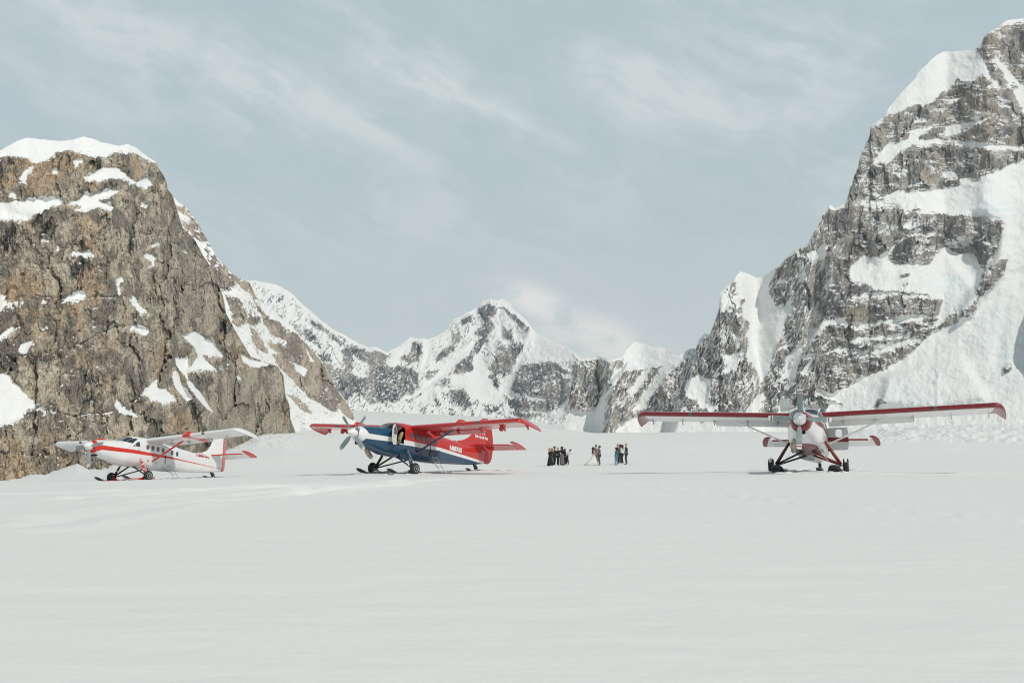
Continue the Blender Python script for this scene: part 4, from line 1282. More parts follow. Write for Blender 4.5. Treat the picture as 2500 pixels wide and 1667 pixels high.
def make_materials():
    M = {}
    M['glass'] = flat('cockpit_glass', (0.03, 0.04, 0.05), 0.08, 0, 0.6)
    M['cabin_glass'] = flat('cabin_glass', (0.085, 0.10, 0.11), 0.12, 0, 0.5)
    M['black'] = flat('black_rubber', (0.022, 0.022, 0.024), 0.65, vary=0.4, scale=9)
    M['dark'] = flat('interior_shade', (0.008, 0.008, 0.009), 0.9)  # near-black colour stands in for shade inside inlets, doorway and cockpit
    M['steel'] = flat('brushed_steel', (0.62, 0.63, 0.64), 0.35, 0.85, vary=0.25)
    M['spinner'] = flat('polished_spinner', (0.78, 0.79, 0.80), 0.25, 0.55)
    M['blade'] = flat('grey_blade', (0.27, 0.325, 0.325), 0.45, 0.0, 0.1, vary=0.2, scale=4)
    M['white'] = flat('white_paint', (0.78, 0.78, 0.77), 0.3, 0, 0.3, vary=0.06)
    M['redtip'] = flat('red_band', (0.55, 0.05, 0.04), 0.4)
    M['bare'] = flat('stained_exhaust', (0.50, 0.42, 0.33), 0.45, 0.3, vary=0.45, scale=6)
    M['ski_grey'] = flat('worn_ski_deck', (0.16, 0.17, 0.18), 0.5, 0.2, vary=0.5, scale=6)
    M['ski_black'] = flat('ski_base', (0.02, 0.022, 0.026), 0.4, 0, 0.2)
    M['lamp'] = flat('lamp_glass', (0.10, 0.13, 0.12), 0.1, 0.4, 0.5)
    M['clump'] = flat('packed_snow', (0.8, 0.81, 0.80), 0.8)
    M['tan'] = flat('tan_seat', (0.50, 0.42, 0.22), 0.8, vary=0.3, scale=12)
    M['camo'] = flat('mottled_bag', (0.22, 0.17, 0.10), 0.8, vary=0.8, scale=25)
    return M


def otter(key, spec, MT):
    X, Y, Z, yaw, pitch, roll = FIT[key]
    root = empty('ski_plane')
    c, s = math.cos(yaw), math.sin(yaw)
    Rz = Matrix(((c, -s, 0), (s, c, 0), (0, 0, 1)))
    c, s = math.cos(pitch), math.sin(pitch)
    Ry = Matrix(((c, 0, -s), (0, 1, 0), (s, 0, c)))
    c, s = math.cos(roll), math.sin(roll)
    Rx = Matrix(((1, 0, 0), (0, c, -s), (0, s, c)))
    root.matrix_world = Matrix.Translation((X, Y, Z + CAMZ)) @ (Rz @ Ry @ Rx).to_4x4()
    world = lambda p: root.matrix_world @ Vector(p)
    g = spec
    hullm, wingm = g['hull'], g['wing']

    # fuselage skin, with the port cockpit doorway cut out where the door stands open
    xs = np.concatenate([np.linspace(3.76, 3.3, 12), np.linspace(3.3, 1.9, 30)[1:], np.linspace(1.9, 0.2, 50)[1:], np.linspace(0.2, -8.42, 130)[1:]])
    n = 72
    V, Fs = [], []
    for x in xs:
        for k in range(n):
            V.append(hull(x, 2 * math.pi * k / n))
    hole = g.get('open_door')
    dr = [(1.17, 2.30), (0.55, 2.66), (0.45, 2.55), (0.44, 1.88), (0.62, 1.60), (0.98, 1.57), (1.17, 1.68)]
    dx_, dz_ = np.array([p[0] for p in dr]), np.array([p[1] for p in dr])
    for i in range(len(xs) - 1):
        for k in range(n):
            f = (i * n + k, i * n + (k + 1) % n, (i + 1) * n + (k + 1) % n, (i + 1) * n + k)
            if hole:
                cc = sum((Vector(V[q]) for q in f), Vector()) / 4
                if cc.y > 0.2 and in_poly(np.array([cc.x]), np.array([cc.z]), dr)[0]:
                    continue
            Fs.append(f)
    k0 = len(V)
    # rolled lip and duct of the nose bowl
    for x, sc in ((3.775, .93), (3.76, .86), (3.70, .80), (3.45, .74)):
        t, b_, w, nn = stn(3.76)
        for k in range(n):
            th = 2 * math.pi * k / n
            V.append((x, w * sc * math.cos(th), (t + b_) / 2 + (t - b_) / 2 * sc * math.sin(th)))
    rings = [0] + [k0 // n + i for i in range(4)]
    for a, b_ in zip(rings[:-1], rings[1:]):
        for k in range(n):
            Fs.append((a * n + k, a * n + (k + 1) % n, b_ * n + (k + 1) % n, b_ * n + k))
    Fs.append(tuple(range((len(xs) - 1) * n, len(xs) * n)))
    fus = mk('fuselage', V, Fs, hullm, root)
    auto_smooth(fus, 40)
    t, b_, w, nn = stn(3.76)
    MB().lathe([(0, .03), (0.001, .33), (.03, .33)], (3.47, 0, (t + b_) / 2), (-1, 0, 0)).obj('air_intake', MT['dark'], root)
    # chin inlet under the bowl
    MB().prism([(.20, -.03), (.17, .05), (-.17, .05), (-.20, -.03), (-.13, -.09), (.13, -.09)], lambda a, b2, c2: (3.46 + c2, a, 1.425 + b2), .10).obj('chin_inlet', MT['dark'], root)

    # propeller
    hub = Vector((3.93, 0, 1.965))
    prop = MB().lathe([(-.16, .27), (-.10, .295), (.0, .29), (.12, .245), (.24, .165), (.34, .085), (.40, .02), (.41, .0)], hub, (1, 0, 0), 32).obj('propeller', g.get('spin', MT['spinner']), root, True)
    prop.name = 'propeller'
    if True:
        MB().lathe([(-.30, .22), (-.155, .25)], hub, (1, 0, 0), 24).obj('hub_plate', MT['steel'], prop, False)
    for q in range(4):
        a = R(g['prop_angle'] + 90 * q)
        d = Vector((0, math.cos(a), math.sin(a)))
        e = Vector((0, -math.sin(a), math.cos(a)))
        fwd = Vector((1, 0, 0))
        st = [(.20, .055, 52, .05), (.34, .065, 48, .045), (.46, .115, 40, .03), (.62, .135, 32, .022), (.85, .14, 25, .018), (1.10, .135, 20, .014), (1.28, .12, 17, .011), (1.36, .095, 16, .008)]
        secs = []
        for r_, hw, tw, th in st:
            cc = hub + d * r_
            ch = (e * math.cos(R(tw)) - fwd * math.sin(R(tw)))
            nm = (fwd * math.cos(R(tw)) + e * math.sin(R(tw)))
            secs.append([tuple(cc + ch * (hw * u) + nm * (th * v)) for u, v in ((-1, 0), (-.6, .75), (0, 1), (.6, .75), (1, 0), (.6, -.5), (0, -.7), (-.6, -.5))])
        V, Fs = loft(secs)
        bl = mk('blade', V, Fs, MT['blade'], prop, True)
        auto_smooth(bl, 50)

        def band(r0, r1, mm, nm_):
            s2 = []
            for r_ in (r0, r1):
                hw = float(np.interp(r_, [p[0] for p in st], [p[1] for p in st])) + .004
                tw = float(np.interp(r_, [p[0] for p in st], [p[2] for p in st]))
                th = float(np.interp(r_, [p[0] for p in st], [p[3] for p in st])) + .004
                cc = hub + d * r_
                ch = (e * math.cos(R(tw)) - fwd * math.sin(R(tw)))
                nm2 = (fwd * math.cos(R(tw)) + e * math.sin(R(tw)))
                s2.append([tuple(cc + ch * (hw * u) + nm2 * (th * v)) for u, v in ((-1, 0), (-.6, .75), (0, 1), (.6, .75), (1, 0), (.6, -.5), (0, -.7), (-.6, -.5))])
            V2, F2 = loft(s2)
            mk(nm_, V2, F2, mm, bl)
        band(1.275, 1.362, MT['white'], 'tip_band')
        band(1.205, 1.235, MT['redtip'] if key == 'R' else MT['white'], 'tip_band')
        if key == 'R':
            band(1.165, 1.200, MT['white'], 'tip_band')

    # exhaust stack, starboard
    ex = MB().tube([(2.45, -.36, 1.22), (2.22, -.47, 1.05), (2.00, -.50, .88), (1.80, -.50, .74)], [.12, .15, .155, .14], 14, 0.80, up=(1, 0, 0), cap=True).obj('exhaust_stack', MT['bare'], root, True)
    auto_smooth(ex, 50)
    MB().tube([(1.81, -.50, .746), (1.79, -.50, .732)], [.125, .125], 14, 0.72, up=(1, 0, 0)).obj('exhaust_mouth', MT['dark'], ex)

    # windshield, two halves either side of the centre post, and the quarter panes behind them
    def shell_patch(name, xf, xb, sgn, m, nu=14, nv=6, parent=root):
        V, Fs = [], []
        ths = [xf[0][0] + (xf[-1][0] - xf[0][0]) * i / nu for i in range(nu + 1)]
        for off in (0.012, -0.01):
            for th in ths:
                a = float(np.interp(-th, [-p[0] for p in xf], [p[1] for p in xf]))
                b2 = float(np.interp(-th, [-p[0] for p in xb], [p[1] for p in xb]))
                for j in range(nv + 1):
                    x = a + (b2 - a) * j / nv
                    p = Vector(hull(x, R(th)))
                    t_, bb, _, _ = stn(x)
                    o = Vector((0.35, p.y, p.z - (t_ + bb) / 2)).normalized() * off
                    p = p + o
                    V.append((p.x, sgn * p.y, p.z))
        m1 = (nu + 1) * (nv + 1)
        W = nv + 1
        for i in range(nu):
            for j in range(nv):
                q = (i * W + j, (i + 1) * W + j, (i + 1) * W + j + 1, i * W + j + 1)
                Fs.append(q)
                Fs.append(tuple(m1 + v for v in q[::-1]))
        edge = [i * W for i in range(nu + 1)] + [nu * W + j for j in range(1, W)] + [i * W + nv for i in range(nu - 1, -1, -1)] + [j for j in range(nv - 1, 0, -1)]
        for a, b2 in zip(edge, edge[1:] + edge[:1]):
            Fs.append((a, b2, m1 + b2, m1 + a))
        o_ = mk(name, V, Fs, m, parent, True)
        auto_smooth(o_, 40)
        return o_
    for sgn in (1, -1):
        shell_patch('windshield', [(89.3, 1.60), (72, 1.60), (60, 1.57), (50, 1.52)], [(89.3, 1.08), (72, 1.02), (60, .92), (50, .98)], sgn, MT['glass'])
        shell_patch('quarter_window', [(48, 1.49), (40, 1.40), (30, 1.26), (21, 1.12)], [(48, .78), (42, .56), (32, .78), (21, 1.06)], sgn, MT['glass'])

    # doors and cabin windows
    for sgn in (1, -1):
        if sgn > 0 and hole:
            pass
        else:
            d_ = on_side(hullm, 'cockpit_door', [(1.19, 2.28), (0.60, 2.64), (0.43, 2.60), (0.42, 1.66), (1.05, 1.50), (1.19, 1.62)], root, off=0.006, sgn=sgn)
            on_side(MT['glass'], 'door_window', [(.80, 2.19), (.80, 2.38), (.66, 2.50), (.52, 2.52), (.46, 2.47), (.46, 2.18)], d_, off=0.016, sgn=sgn)
            on_side(MT['glass'], 'door_window', [(1.02, 2.17), (.86, 2.35), (.86, 2.18)], d_, off=0.016, sgn=sgn)
            MB().box((.55, sgn * (side_y(.55, 1.95) + .02), 1.95), (.12, .03, .02)).obj('handle', MT['steel'], d_)
        for wx_, wz_ in g['windows']:
            f_ = on_side(g['rim'], 'window_frame', rrect(wx_, wz_, .315, .385, .42, slant=0.03), root, off=0.006, sgn=sgn)
            on_side(MT['cabin_glass'], 'pane', rrect(wx_, wz_, .255, .325, .42, slant=0.03), f_, off=0.014, sgn=sgn)
    # cargo door, port
    if key == 'R':
        # the cargo door stands open, square to the fuselage
        on_side(MT['dark'], 'doorway_shade', [(-1.83, 2.27), (-2.30, 2.27), (-2.80, 2.25), (-2.82, 1.7), (-2.82, 1.15), (-1.85, 1.13), (-1.83, 1.7)], root, off=0.006)  # dark panel on the uncut skin paints the shade of the doorway
        zz = np.linspace(1.14, 2.28, 4)
        out = [(0, 1.14), (.93, 1.14), (.97, 1.4), (.97, 2.0), (.93, 2.27), (0, 2.27)]
        dpl = lambda a, b2, c2: (-1.84 + c2 + a * DOOR_SW, .84 + a * math.sqrt(1 - DOOR_SW ** 2), b2)
        wo = rrect(.52, 1.98, .32, .40, .42)
        # panel with a window hole: two outlines bridged
        N_ = 40
        def ring(pts):
            P_ = [Vector((p[0], p[1])) for p in pts]
            c0 = Vector((.52, 1.98))
            res = []
            for q in range(N_):
                a = 2 * math.pi * q / N_
                d = Vector((math.cos(a), math.sin(a)))
                best = 9
                for u, v in zip(P_, P_[1:] + P_[:1]):
                    e_ = v - u
                    den = d.x * e_.y - d.y * e_.x
                    if abs(den) < 1e-9: continue
                    w_ = u - c0
                    t_ = (w_.x * e_.y - w_.y * e_.x) / den
                    s_ = (w_.x * d.y - w_.y * d.x) / den
                    if t_ > 0 and -1e-6 <= s_ <= 1 + 1e-6: best = min(best, t_)
                res.append(c0 + d * best)
            return res
        ro_, ri_ = ring(out), ring(wo)
        V, Fs = [], []
        for c2 in (-.02, .02):
            for r2_ in (ro_, ri_):
                V += [dpl(p.x, p.y, c2) for p in r2_]
        for q in range(N_):
            w_ = (q + 1) % N_
            Fs += [(q, w_, N_ + w_, N_ + q), (2 * N_ + q, 3 * N_ + q, 3 * N_ + w_, 2 * N_ + w_), (q, 2 * N_ + q, 2 * N_ + w_, w_), (N_ + q, N_ + w_, 3 * N_ + w_, 3 * N_ + q)]
        mk('cargo_door', V, Fs, g['door_paint'], root)
    cd = None if key == 'R' else on_side(g['door_paint'], 'cargo_door', [(-1.83, 2.27), (-2.30, 2.27), (-2.80, 2.25), (-2.82, 1.7), (-2.82, 1.15), (-1.85, 1.13), (-1.83, 1.7)], root, off=0.008)
    for wx_, wz_ in ([] if cd is None else g['door_windows']):
        on_side(MT['cabin_glass'] if key == 'L' else MT['glass'], 'door_window', rrect(wx_, wz_, .25, .34, .42), cd, off=0.018)
    if cd is not None:
        MB().box((-1.90, side_y(-1.9, 1.5) + .02, 1.50), (.02, .03, .65)).obj('hinge', MT['black'], cd)
    if key == 'M':
        # open cockpit door swung forward against the nose, dark cockpit behind it
        V = [(x, y, z) for x in (-.2, 1.45) for y in (-.68, .60) for z in (1.1, 2.60)]
        mk('cockpit_interior', V, [(0, 1, 3, 2), (4, 6, 7, 5), (0, 4, 5, 1), (0, 2, 6, 4), (1, 5, 7, 3)], MT['dark'], root)
        MB().tube([(.62, .50, 1.66), (.60, .52, 1.95), (.48, .54, 2.25), (.42, .54, 2.35)], [.13, .16, .15, .09], 10, 0.45, up=(0, 1, 0)).obj('seat', MT['tan'], root, True)
        MB().box((.78, .52, 1.70), (.52, .30, .16)).obj('seat_bag', MT['camo'], root)
        out = [(0.0, 2.28), (.06, 2.36), (.32, 2.66), (.44, 2.70), (.60, 2.66), (.74, 2.45), (.77, 2.2), (.76, 1.9), (.66, 1.66), (.42, 1.50), (.06, 1.53), (0.0, 1.60)]
        out = [(u, z) for u, z in out]
        ca, sa = math.cos(R(24)), math.sin(R(24))
        hx, hy = 1.20, .84
        place = lambda a, b2, c2: (hx + a * ca - c2 * sa, hy + a * sa + c2 * ca, b2)
        dd = MB().prism(out, place, .022).obj('cockpit_door', MT['white'], root)
        win = [(.07, 2.12), (.08, 2.30), (.33, 2.58), (.46, 2.60), (.60, 2.40), (.66, 2.22), (.60, 2.10)]
        MB().prism(win, place, .028).obj('door_window', MT['cabin_glass'], dd)
        MB().box(place(.68, 1.98, .03), (.05, .03, .05)).obj('handle', MT['redtip'], dd)

    # wings
    for sgn in (1, -1):
        secs = []
        for y in [.45, .84] + list(np.linspace(1.2, 8.25, 16)):
            x, z = wle(y)
            secs.append(section(y, x, z, 2.03, 1.0, 2.5, 0.73))
        V, Fs = loft(secs)
        V = [(p[0], sgn * p[1], p[2]) for p in V]
        wg = mk('wing', V, Fs, wingm, root)
        auto_smooth(wg, 40)
        # drooping tip
        x0, z0 = wle(8.25)
        secs = []
        for y, dx, dz, ch, th in ((8.22, 0, 0, 2.03, 1.0), (8.38, -.02, -.005, 2.02, 1.0), (8.52, -.08, -.03, 1.94, .95), (8.63, -.22, -.08, 1.80, .8), (8.71, -.46, -.15, 1.54, .6), (8.77, -.78, -.24, 1.18, .42), (8.81, -1.12, -.32, .82, .28), (8.83, -1.45, -.38, .46, .2), (8.84, -1.68, -.42, .22, .1)):
            secs.append(section(y, x0 + dx, z0 + dz, ch, th, 5 if dx < -.2 else 2.5))
        V, Fs = loft(secs)
        V = [(p[0], sgn * p[1], p[2]) for p in V]
        tp = mk('wing_tip', V, Fs, g['tip'], wg)
        auto_smooth(tp, 40)

        def panel(name, y0, y1, a0, drop, chord, m, dx=0.0):
            secs = []
            for y in np.linspace(y0, y1, 5):
                x, z = wle(y)
                xh, zh = x - a0 * 2.03 + dx, z - a0 * 2.03 * math.sin(R(2.5)) + .02 - (0.03 if drop > 12 else 0)
                c_, s_ = math.cos(R(drop)), math.sin(R(drop))
                prof = [(0, .0), (.02, .035), (.10, .048), (.5, .03), (1, .004), (1, -.004), (.5, -.022), (.10, -.04), (.02, -.03)]
                secs.append([(xh - u * chord * c_ + v * s_, y, zh - u * chord * s_ + v * c_) for u, v in prof])
            V, Fs = loft(secs)
            V = [(p[0], sgn * p[1], p[2]) for p in V]
            o = mk(name, V, Fs, m, wg)
            auto_smooth(o, 40)
            return o
        panel('flap', .88, 4.80, .745, g.get('flap', 26), .62, g['flapm'])
        panel('aileron', 4.86, 8.18, .745, 6, .53, g['ailm'])
        for y in (1.6, 3.1, 4.83, 6.5, 8.12):
            mb = MB()
            x, z = wle(y)
            mb.prism([(x - 1.30, z - .09), (x - 1.62, z - .34), (x - 1.72, z - .33), (x - 1.62, z - .10)], lambda a, b2, c2, y=y: (a, sgn * (y + c2), b2), .018)
            mb.obj('hinge_bracket', g['bracket'], wg)
        if key == 'M':
            x, z = wle(6.5)
            mb = MB().lathe([(-.04, .03), (-.03, .15), (.03, .15), (.04, .03)], (x - 1.25, sgn * 6.52, z - .24), (1, .45, 0), 16)
            mb.obj('balance_weight', g['bracket'], wg, False)
        # landing lamp let into the leading edge
        x, z = wle(5.75)
        MB().tube([(x - .03, sgn * 5.68, z + .02), (x - .03, sgn * 5.86, z + .02)], .085, 12, 1.0, up=(1, 0, 0)).obj('landing_light', MT['lamp'], wg)
        if key != 'R':
            # low dome standing on the wing by the strut
            V, Fs = [], []
            x, z = wle(4.2)
            for i in range(13):
                a = math.pi * i / 12
                for k in range(7):
                    w = math.pi * k / 6
                    V.append((x - .50 + .50 * math.cos(a), sgn * (4.2 + .13 * math.cos(w) * math.sin(a) ** .5), z + .08 + .27 * math.sin(w) * math.sin(a) ** .7))
            for i in range(12):
                for k in range(6):
                    Fs.append((i * 7 + k, i * 7 + k + 1, (i + 1) * 7 + k + 1, (i + 1) * 7 + k))
            mk('wing_fairing', V, Fs, g['dome'], wg, True)
        # strut
        a, b2 = Vector((-.75, sgn * .80, 1.27)), Vector((-.72, sgn * 3.55, 2.56))
        MB().tube([a, a.lerp(b2, .04), a.lerp(b2, .96), b2], [.06, .115, .115, .06], 12, 0.36, up=(1, 0, 0)).obj('wing_strut', g['strut'], root, True)

    # tail
    fin = [(-3.75, 2.42), (-4.8, 2.39), (-5.5, 2.42), (-6.05, 2.52), (-6.5, 2.68), (-6.85, 2.90), (-7.15, 3.22), (-7.42, 3.62), (-7.65, 3.92), (-7.86, 4.08), (-8.2, 4.2), (-8.45, 4.2), (-8.43, 1.9), (-7.4, 1.98), (-5.5, 2.2), (-3.75, 2.35)]
    if key != 'M':
        fin = [(-5.2, 2.30), (-6.2, 2.38), (-6.8, 2.60), (-7.15, 3.0), (-7.42, 3.55), (-7.65, 3.92), (-7.86, 4.08), (-8.2, 4.2), (-8.45, 4.2), (-8.43, 1.9), (-7.4, 1.98), (-5.5, 2.2)]
    # built as a strip of columns so that the concave dorsal line stays clean
    up = [p for p in fin if p[1] > 2.36 or p[0] > -5.3 and p[1] > 2.25]
    xs_ = np.linspace(fin[0][0], -8.45, 34)
    top = np.interp(-xs_, [-p[0] for p in fin[:-4]], [p[1] for p in fin[:-4]])
    V, Fs = [], []
    for x, t_ in zip(xs_, top):
        hw = .015 + .05 * min(1, (fin[0][0] - x) / 2.0)
        bt = stn(x)[0] - .12
        for yy, zz in ((-hw, bt), (-hw, t_ - .12), (-hw * .6, t_ - .03), (0, t_), (hw * .6, t_ - .03), (hw, t_ - .12), (hw, bt)):
            V.append((x, yy, max(zz, bt)))
    for i in range(len(xs_) - 1):
        for k in range(7):
            Fs.append((i * 7 + k, i * 7 + (k + 1) % 7, (i + 1) * 7 + (k + 1) % 7, (i + 1) * 7 + k))
    Fs.append(tuple(range(len(V) - 7, len(V))))
    Fs.append(tuple(range(7)))
    fo = mk('fin', V, Fs, g['finm'], root)
    auto_smooth(fo, 35)
    rud = [(-8.47, 4.20), (-8.72, 4.14), (-8.95, 3.88), (-9.18, 3.4), (-9.33, 2.9), (-9.40, 2.25), (-9.33, 1.62), (-9.17, 1.27), (-8.88, 1.14), (-8.47, 1.14)]
    ra = R(g['rudder'])
    c_, s_ = math.cos(ra), math.sin(ra)
    place = lambda a, b2, c2: (-8.46 + (a + 8.46) * c_ - c2 * s_, (a + 8.46) * s_ + c2 * c_, b2)
    V, Fs = [], []
    zs = np.linspace(1.14, 4.20, 40)
    te = np.interp(zs, [p[1] for p in rud[1:]][::-1], [p[0] for p in rud[1:]][::-1])
    te[0], te[-1] = -8.88, -8.6
    for z_, t_ in zip(zs, te):
        for u, hw in ((0, .055), (.3, .05), (.97, .008), (1, 0), (.97, -.008), (.3, -.05), (0, -.055)):
            V.append(place(-8.47 + (t_ + 8.47) * u, z_, hw))
    for i in range(len(zs) - 1):
        for k in range(7):
            Fs.append((i * 7 + k, i * 7 + (k + 1) % 7, (i + 1) * 7 + (k + 1) % 7, (i + 1) * 7 + k))
    Fs.append(tuple(range(7)))
    Fs.append(tuple(range(len(V) - 7, len(V))))
    ro = mk('rudder', V, Fs, g['rudm'], root)
    if key == 'R':
        for z_, r_ in ((2.98, .27),):
            MB().lathe([(0, .01), (.001, r_), (.004, r_)], place(-8.80, z_, .0), tuple(Vector(place(-8.8, 3, 1)) - Vector(place(-8.8, 3, 0))), 24)
            for sg in (1, -1):
                MB().prism([(-8.84 + r_ * math.cos(R(q * 15)) * 1.0, z_ + r_ * math.sin(R(q * 15)) * 1.0) for q in range(24)], lambda a, b2, c2, sg=sg: place(a, b2, sg * .052 + c2), .006).obj('round_emblem', MT['white'], ro)
    for sgn in (1, -1):
        zt_ = 2.30
        pl = [(.05, -7.22), (2.62, -7.70), (2.62, -8.16), (.05, -8.16)]
        st_ = MB().prism(pl, lambda a, b2, c2: (b2, sgn * a, zt_ + c2 + a * .012), .045, .05).obj('tailplane', g['stabm'], root)
        dl = R(g.get('elev', 20))
        el = [(.16, -8.19), (2.66, -8.19), (2.66, -7.62), (2.86, -7.62), (3.04, -7.78), (3.17, -8.10), (3.20, -8.45), (3.16, -8.80), (.30, -8.80), (.16, -8.6)]
        def elp(a, b2, c2):
            u = b2 + 8.18
            return (-8.18 + u * math.cos(dl), sgn * a, zt_ + c2 + u * math.sin(dl) + a * .012)
        # the horn is a separate convex piece so that the L-shaped outline caps cleanly
        MB().prism([(.16, -8.19), (2.66, -8.19), (2.66, -8.80), (.30, -8.80), (.16, -8.6)], elp, .04, .04).obj('elevator', g['stabm'], root)
        MB().prism([(2.67, -7.62), (2.86, -7.62), (3.04, -7.78), (3.17, -8.10), (3.22, -8.45), (3.20, -8.84), (2.67, -8.82)], elp, .04, .06).obj('elevator_horn', g['hornm'], root)

    # landing gear
    gm = g['gear']
    for sgn in (1, -1):
        ax = Vector((.38, sgn * 1.50, .20))
        blackish = g['gear_dark'] if sgn < 0 else gm
        MB().tube([(.34, sgn * .10, .93), ax + Vector((0, -sgn * .03, .04))], [.085, .075], 12, 0.6, up=(1, 0, 0)).obj('axle_strut', g['gear_v'][0 if sgn > 0 else 1], root, True)
        MB().tube([(-1.05, sgn * .12, .82), ax + Vector((-.05, 0, 0))], [.045, .045], 8, 1, up=(1, 0, 0)).obj('drag_brace', g['gear_v'][0 if sgn > 0 else 1], root, True)
        so_ = MB().tube([(.30, sgn * .80, 1.36), (.33, sgn * 1.17, .76), ax + Vector((0, -sgn * .02, .05))], [.055, .08, .08], 12, 1, up=(1, 0, 0)).obj('shock_strut', gm if sgn > 0 else blackish, root, True)
        for t_ in g.get('cuffs', ()):
            a, b2 = Vector((.31, sgn * .86, 1.26)), ax
            MB().tube([a.lerp(b2, t_), a.lerp(b2, t_ + .05)], .088, 10, 1, up=(1, 0, 0)).obj('cuff', MT['white'], so_)
        wc = Vector((.38, sgn * 1.72, .19))
        wh = MB().lathe([(-.12, .20), (-.125, .26), (-.10, .315), (-.05, .345), (0, .352), (.05, .345), (.10, .315), (.125, .26), (.12, .20)], wc, (0, 1, 0), 36).obj('wheel', MT['black'], root, True)
        auto_smooth(wh, 50)
        MB().lathe([(-.13, .02), (-.13, .195), (-.10, .20), (.10, .20), (.132, .195), (.12, .15), (.10, .13), (.10, .07), (.14, .06), (.14, .01)], wc, (0, 1, 0), 28).obj('rim', MT['steel'], wh)
        MB().tube([ax, wc], .05, 10).obj('axle', MT['steel'], root)
        # ski inboard of the wheel, turned up at the front
        W = world((.38, sgn * 1.35, 0))
        gz = float(ground_z(np.array([W.x]), np.array([W.y]))[0]) if _AW is not None else W.z
        yc = 1.27 if key == 'R' else 1.24
        prof = [(1.68, .27), (1.55, .20), (1.40, .12), (1.20, .05), (.95, .01), (.3, 0), (-.6, 0), (-.9, .03)]
        hwid = [.20, .27, .31, .33, .34, .34, .34, .26]
        Minv = root.matrix_world.inverted()
        f0 = (root.matrix_world.to_3x3() @ Vector((1, 0, 0)))
        f0 = Vector((f0.x, f0.y, 0)).normalized()
        l0 = Vector((-f0.y, f0.x, 0))
        ctr = world((.38, sgn * yc, 0))
        gz = g['ski_z'][0 if sgn > 0 else 1]
        ctr = Vector((ctr.x, ctr.y, gz))
        V, Fs = [], []
        for (u, h), hw in zip(prof, hwid):
            for v, dz in ((-1, .0), (-.55, .0), (.55, .0), (1, .0), (1, .035), (.5, .06), (-.5, .06), (-1, .035)):
                V.append(Minv @ (ctr + f0 * u + l0 * (v * hw * .9) + Vector((0, 0, h + dz + g.get('lift', .06)))))
        for i in range(len(prof) - 1):
            for k in range(8):
                Fs.append((i * 8 + k, i * 8 + (k + 1) % 8, (i + 1) * 8 + (k + 1) % 8, (i + 1) * 8 + k))
        Fs += [tuple(range(8)), tuple(range(len(V) - 8, len(V)))]
        fm = []
        for f in Fs:
            low = sum(1 for q in f if q % 8 < 4) >= 3 or len(f) == 8
            tipf = max(q // 8 for q in f) <= 2
            fm.append(1 if (low or tipf) else 0)
        me_ski = mk('ski', V, Fs, None, root, mats=[g['ski'], MT['ski_black']], fm=fm)
        # linkage between ski and axle
        mb = MB()
        for du in (-.22, .0, .26):
            p0 = Minv @ (ctr + f0 * du + Vector((0, 0, .06)))
            mb.tube([p0, ax + Vector((.0, sgn * -.05, -.02))], [.045, .055], 8)
        p0 = Minv @ (ctr + f0 * .05 + Vector((0, 0, .10)))
        mb.box(p0, (.42, .26, .14))
        mb.obj('ski_bracket', g['link'], me_ski)
        # thin rigging cable from the ski toe to the fuselage
        p0 = Minv @ (ctr + f0 * 1.3 + Vector((0, 0, .1)))
        MB().tube([p0, (1.25, sgn * .55, 1.0)], .008, 5).obj('rigging_cable', MT['steel'], root)
        MB().tube([ax + Vector((-.25, 0, .1)), (.1, sgn * .80, 1.30)], .008, 5).obj('rigging_cable', MT['steel'], root)
    # tail ski
    tx = -7.45
    tw_ = world((tx, 0, 0))
    gz = g['tail_z']
    Minv = root.matrix_world.inverted()
    tb = Minv @ Vector((tw_.x, tw_.y, gz))
    tsk = MB().tube([(tx + .22, 0, 1.10), (tx + .02, 0, tb.z + .34), (tx - .12, 0, tb.z + .12)], [.06, .085, .075], 10).tube([(tx - .1, 0, tb.z + .35), (tx - .32, 0, tb.z + .16)], [.09, .05], 8).obj('tail_strut', g['tailgear'], root, True)
    V, Fs = [], []
    for (u, h) in ((.75, .16), (.6, .05), (.35, .0), (-.35, 0), (-.5, .03)):
        for v, dz in ((-1, 0), (1, 0), (1, .03), (-1, .03)):
            V.append(Minv @ (Vector((tw_.x, tw_.y, gz)) + f0 * (u - .05) + l0 * (v * .17) + Vector((0, 0, h + dz + .004))))
    for i in range(4):
        for k in range(4):
            Fs.append((i * 4 + k, i * 4 + (k + 1) % 4, (i + 1) * 4 + (k + 1) % 4, (i + 1) * 4 + k))
    Fs += [(0, 1, 2, 3), (16, 17, 18, 19)]
    mk('tail_ski', V, Fs, MT['ski_grey'], root)
    # boarding ladder
    if g.get('ladder'):
        p1 = Vector((-2.02, .90, 1.12))
        Wp = world((-2.30, 1.42, 0))
        foot = Minv @ Vector((Wp.x, Wp.y, g['ladder_z'] + .0))
        mb = MB()
        A0, A1 = p1, foot
        B0, B1 = p1 + Vector((-.42, 0, 0)), foot + Vector((-.42, 0, .04))
        mb.tube([A0, A1], .014, 6).tube([B0, B1], .014, 6)
        for t_ in (.08, .36, .64, .97):
            mb.tube([A0.lerp(A1, t_), B0.lerp(B1, t_)], .013, 6)
        mb.obj('boarding_ladder', MT['steel'], root)
        MB().tube([Vector((-1.65, .78, .95)), A0.lerp(A1, .64)], .011, 6).obj('ladder_stay', MT['black'], root)
    # whip aerials and the pitot boom
    mb = MB().tube([(-.4, .1, 2.85), (-.75, .12, 3.32)], .010, 5)
    mb.obj('aerial', MT['white'], root)
    MB().tube([(.5, -.1, 2.88), (.25, -.1, 3.18)], .010, 5).obj('aerial', MT['white'], root)
    if key == 'M':
        MB().tube([(-5.1, .10, 2.26), (-5.45, .12, 2.48)], .018, 5).obj('aerial', MT['white'], root)
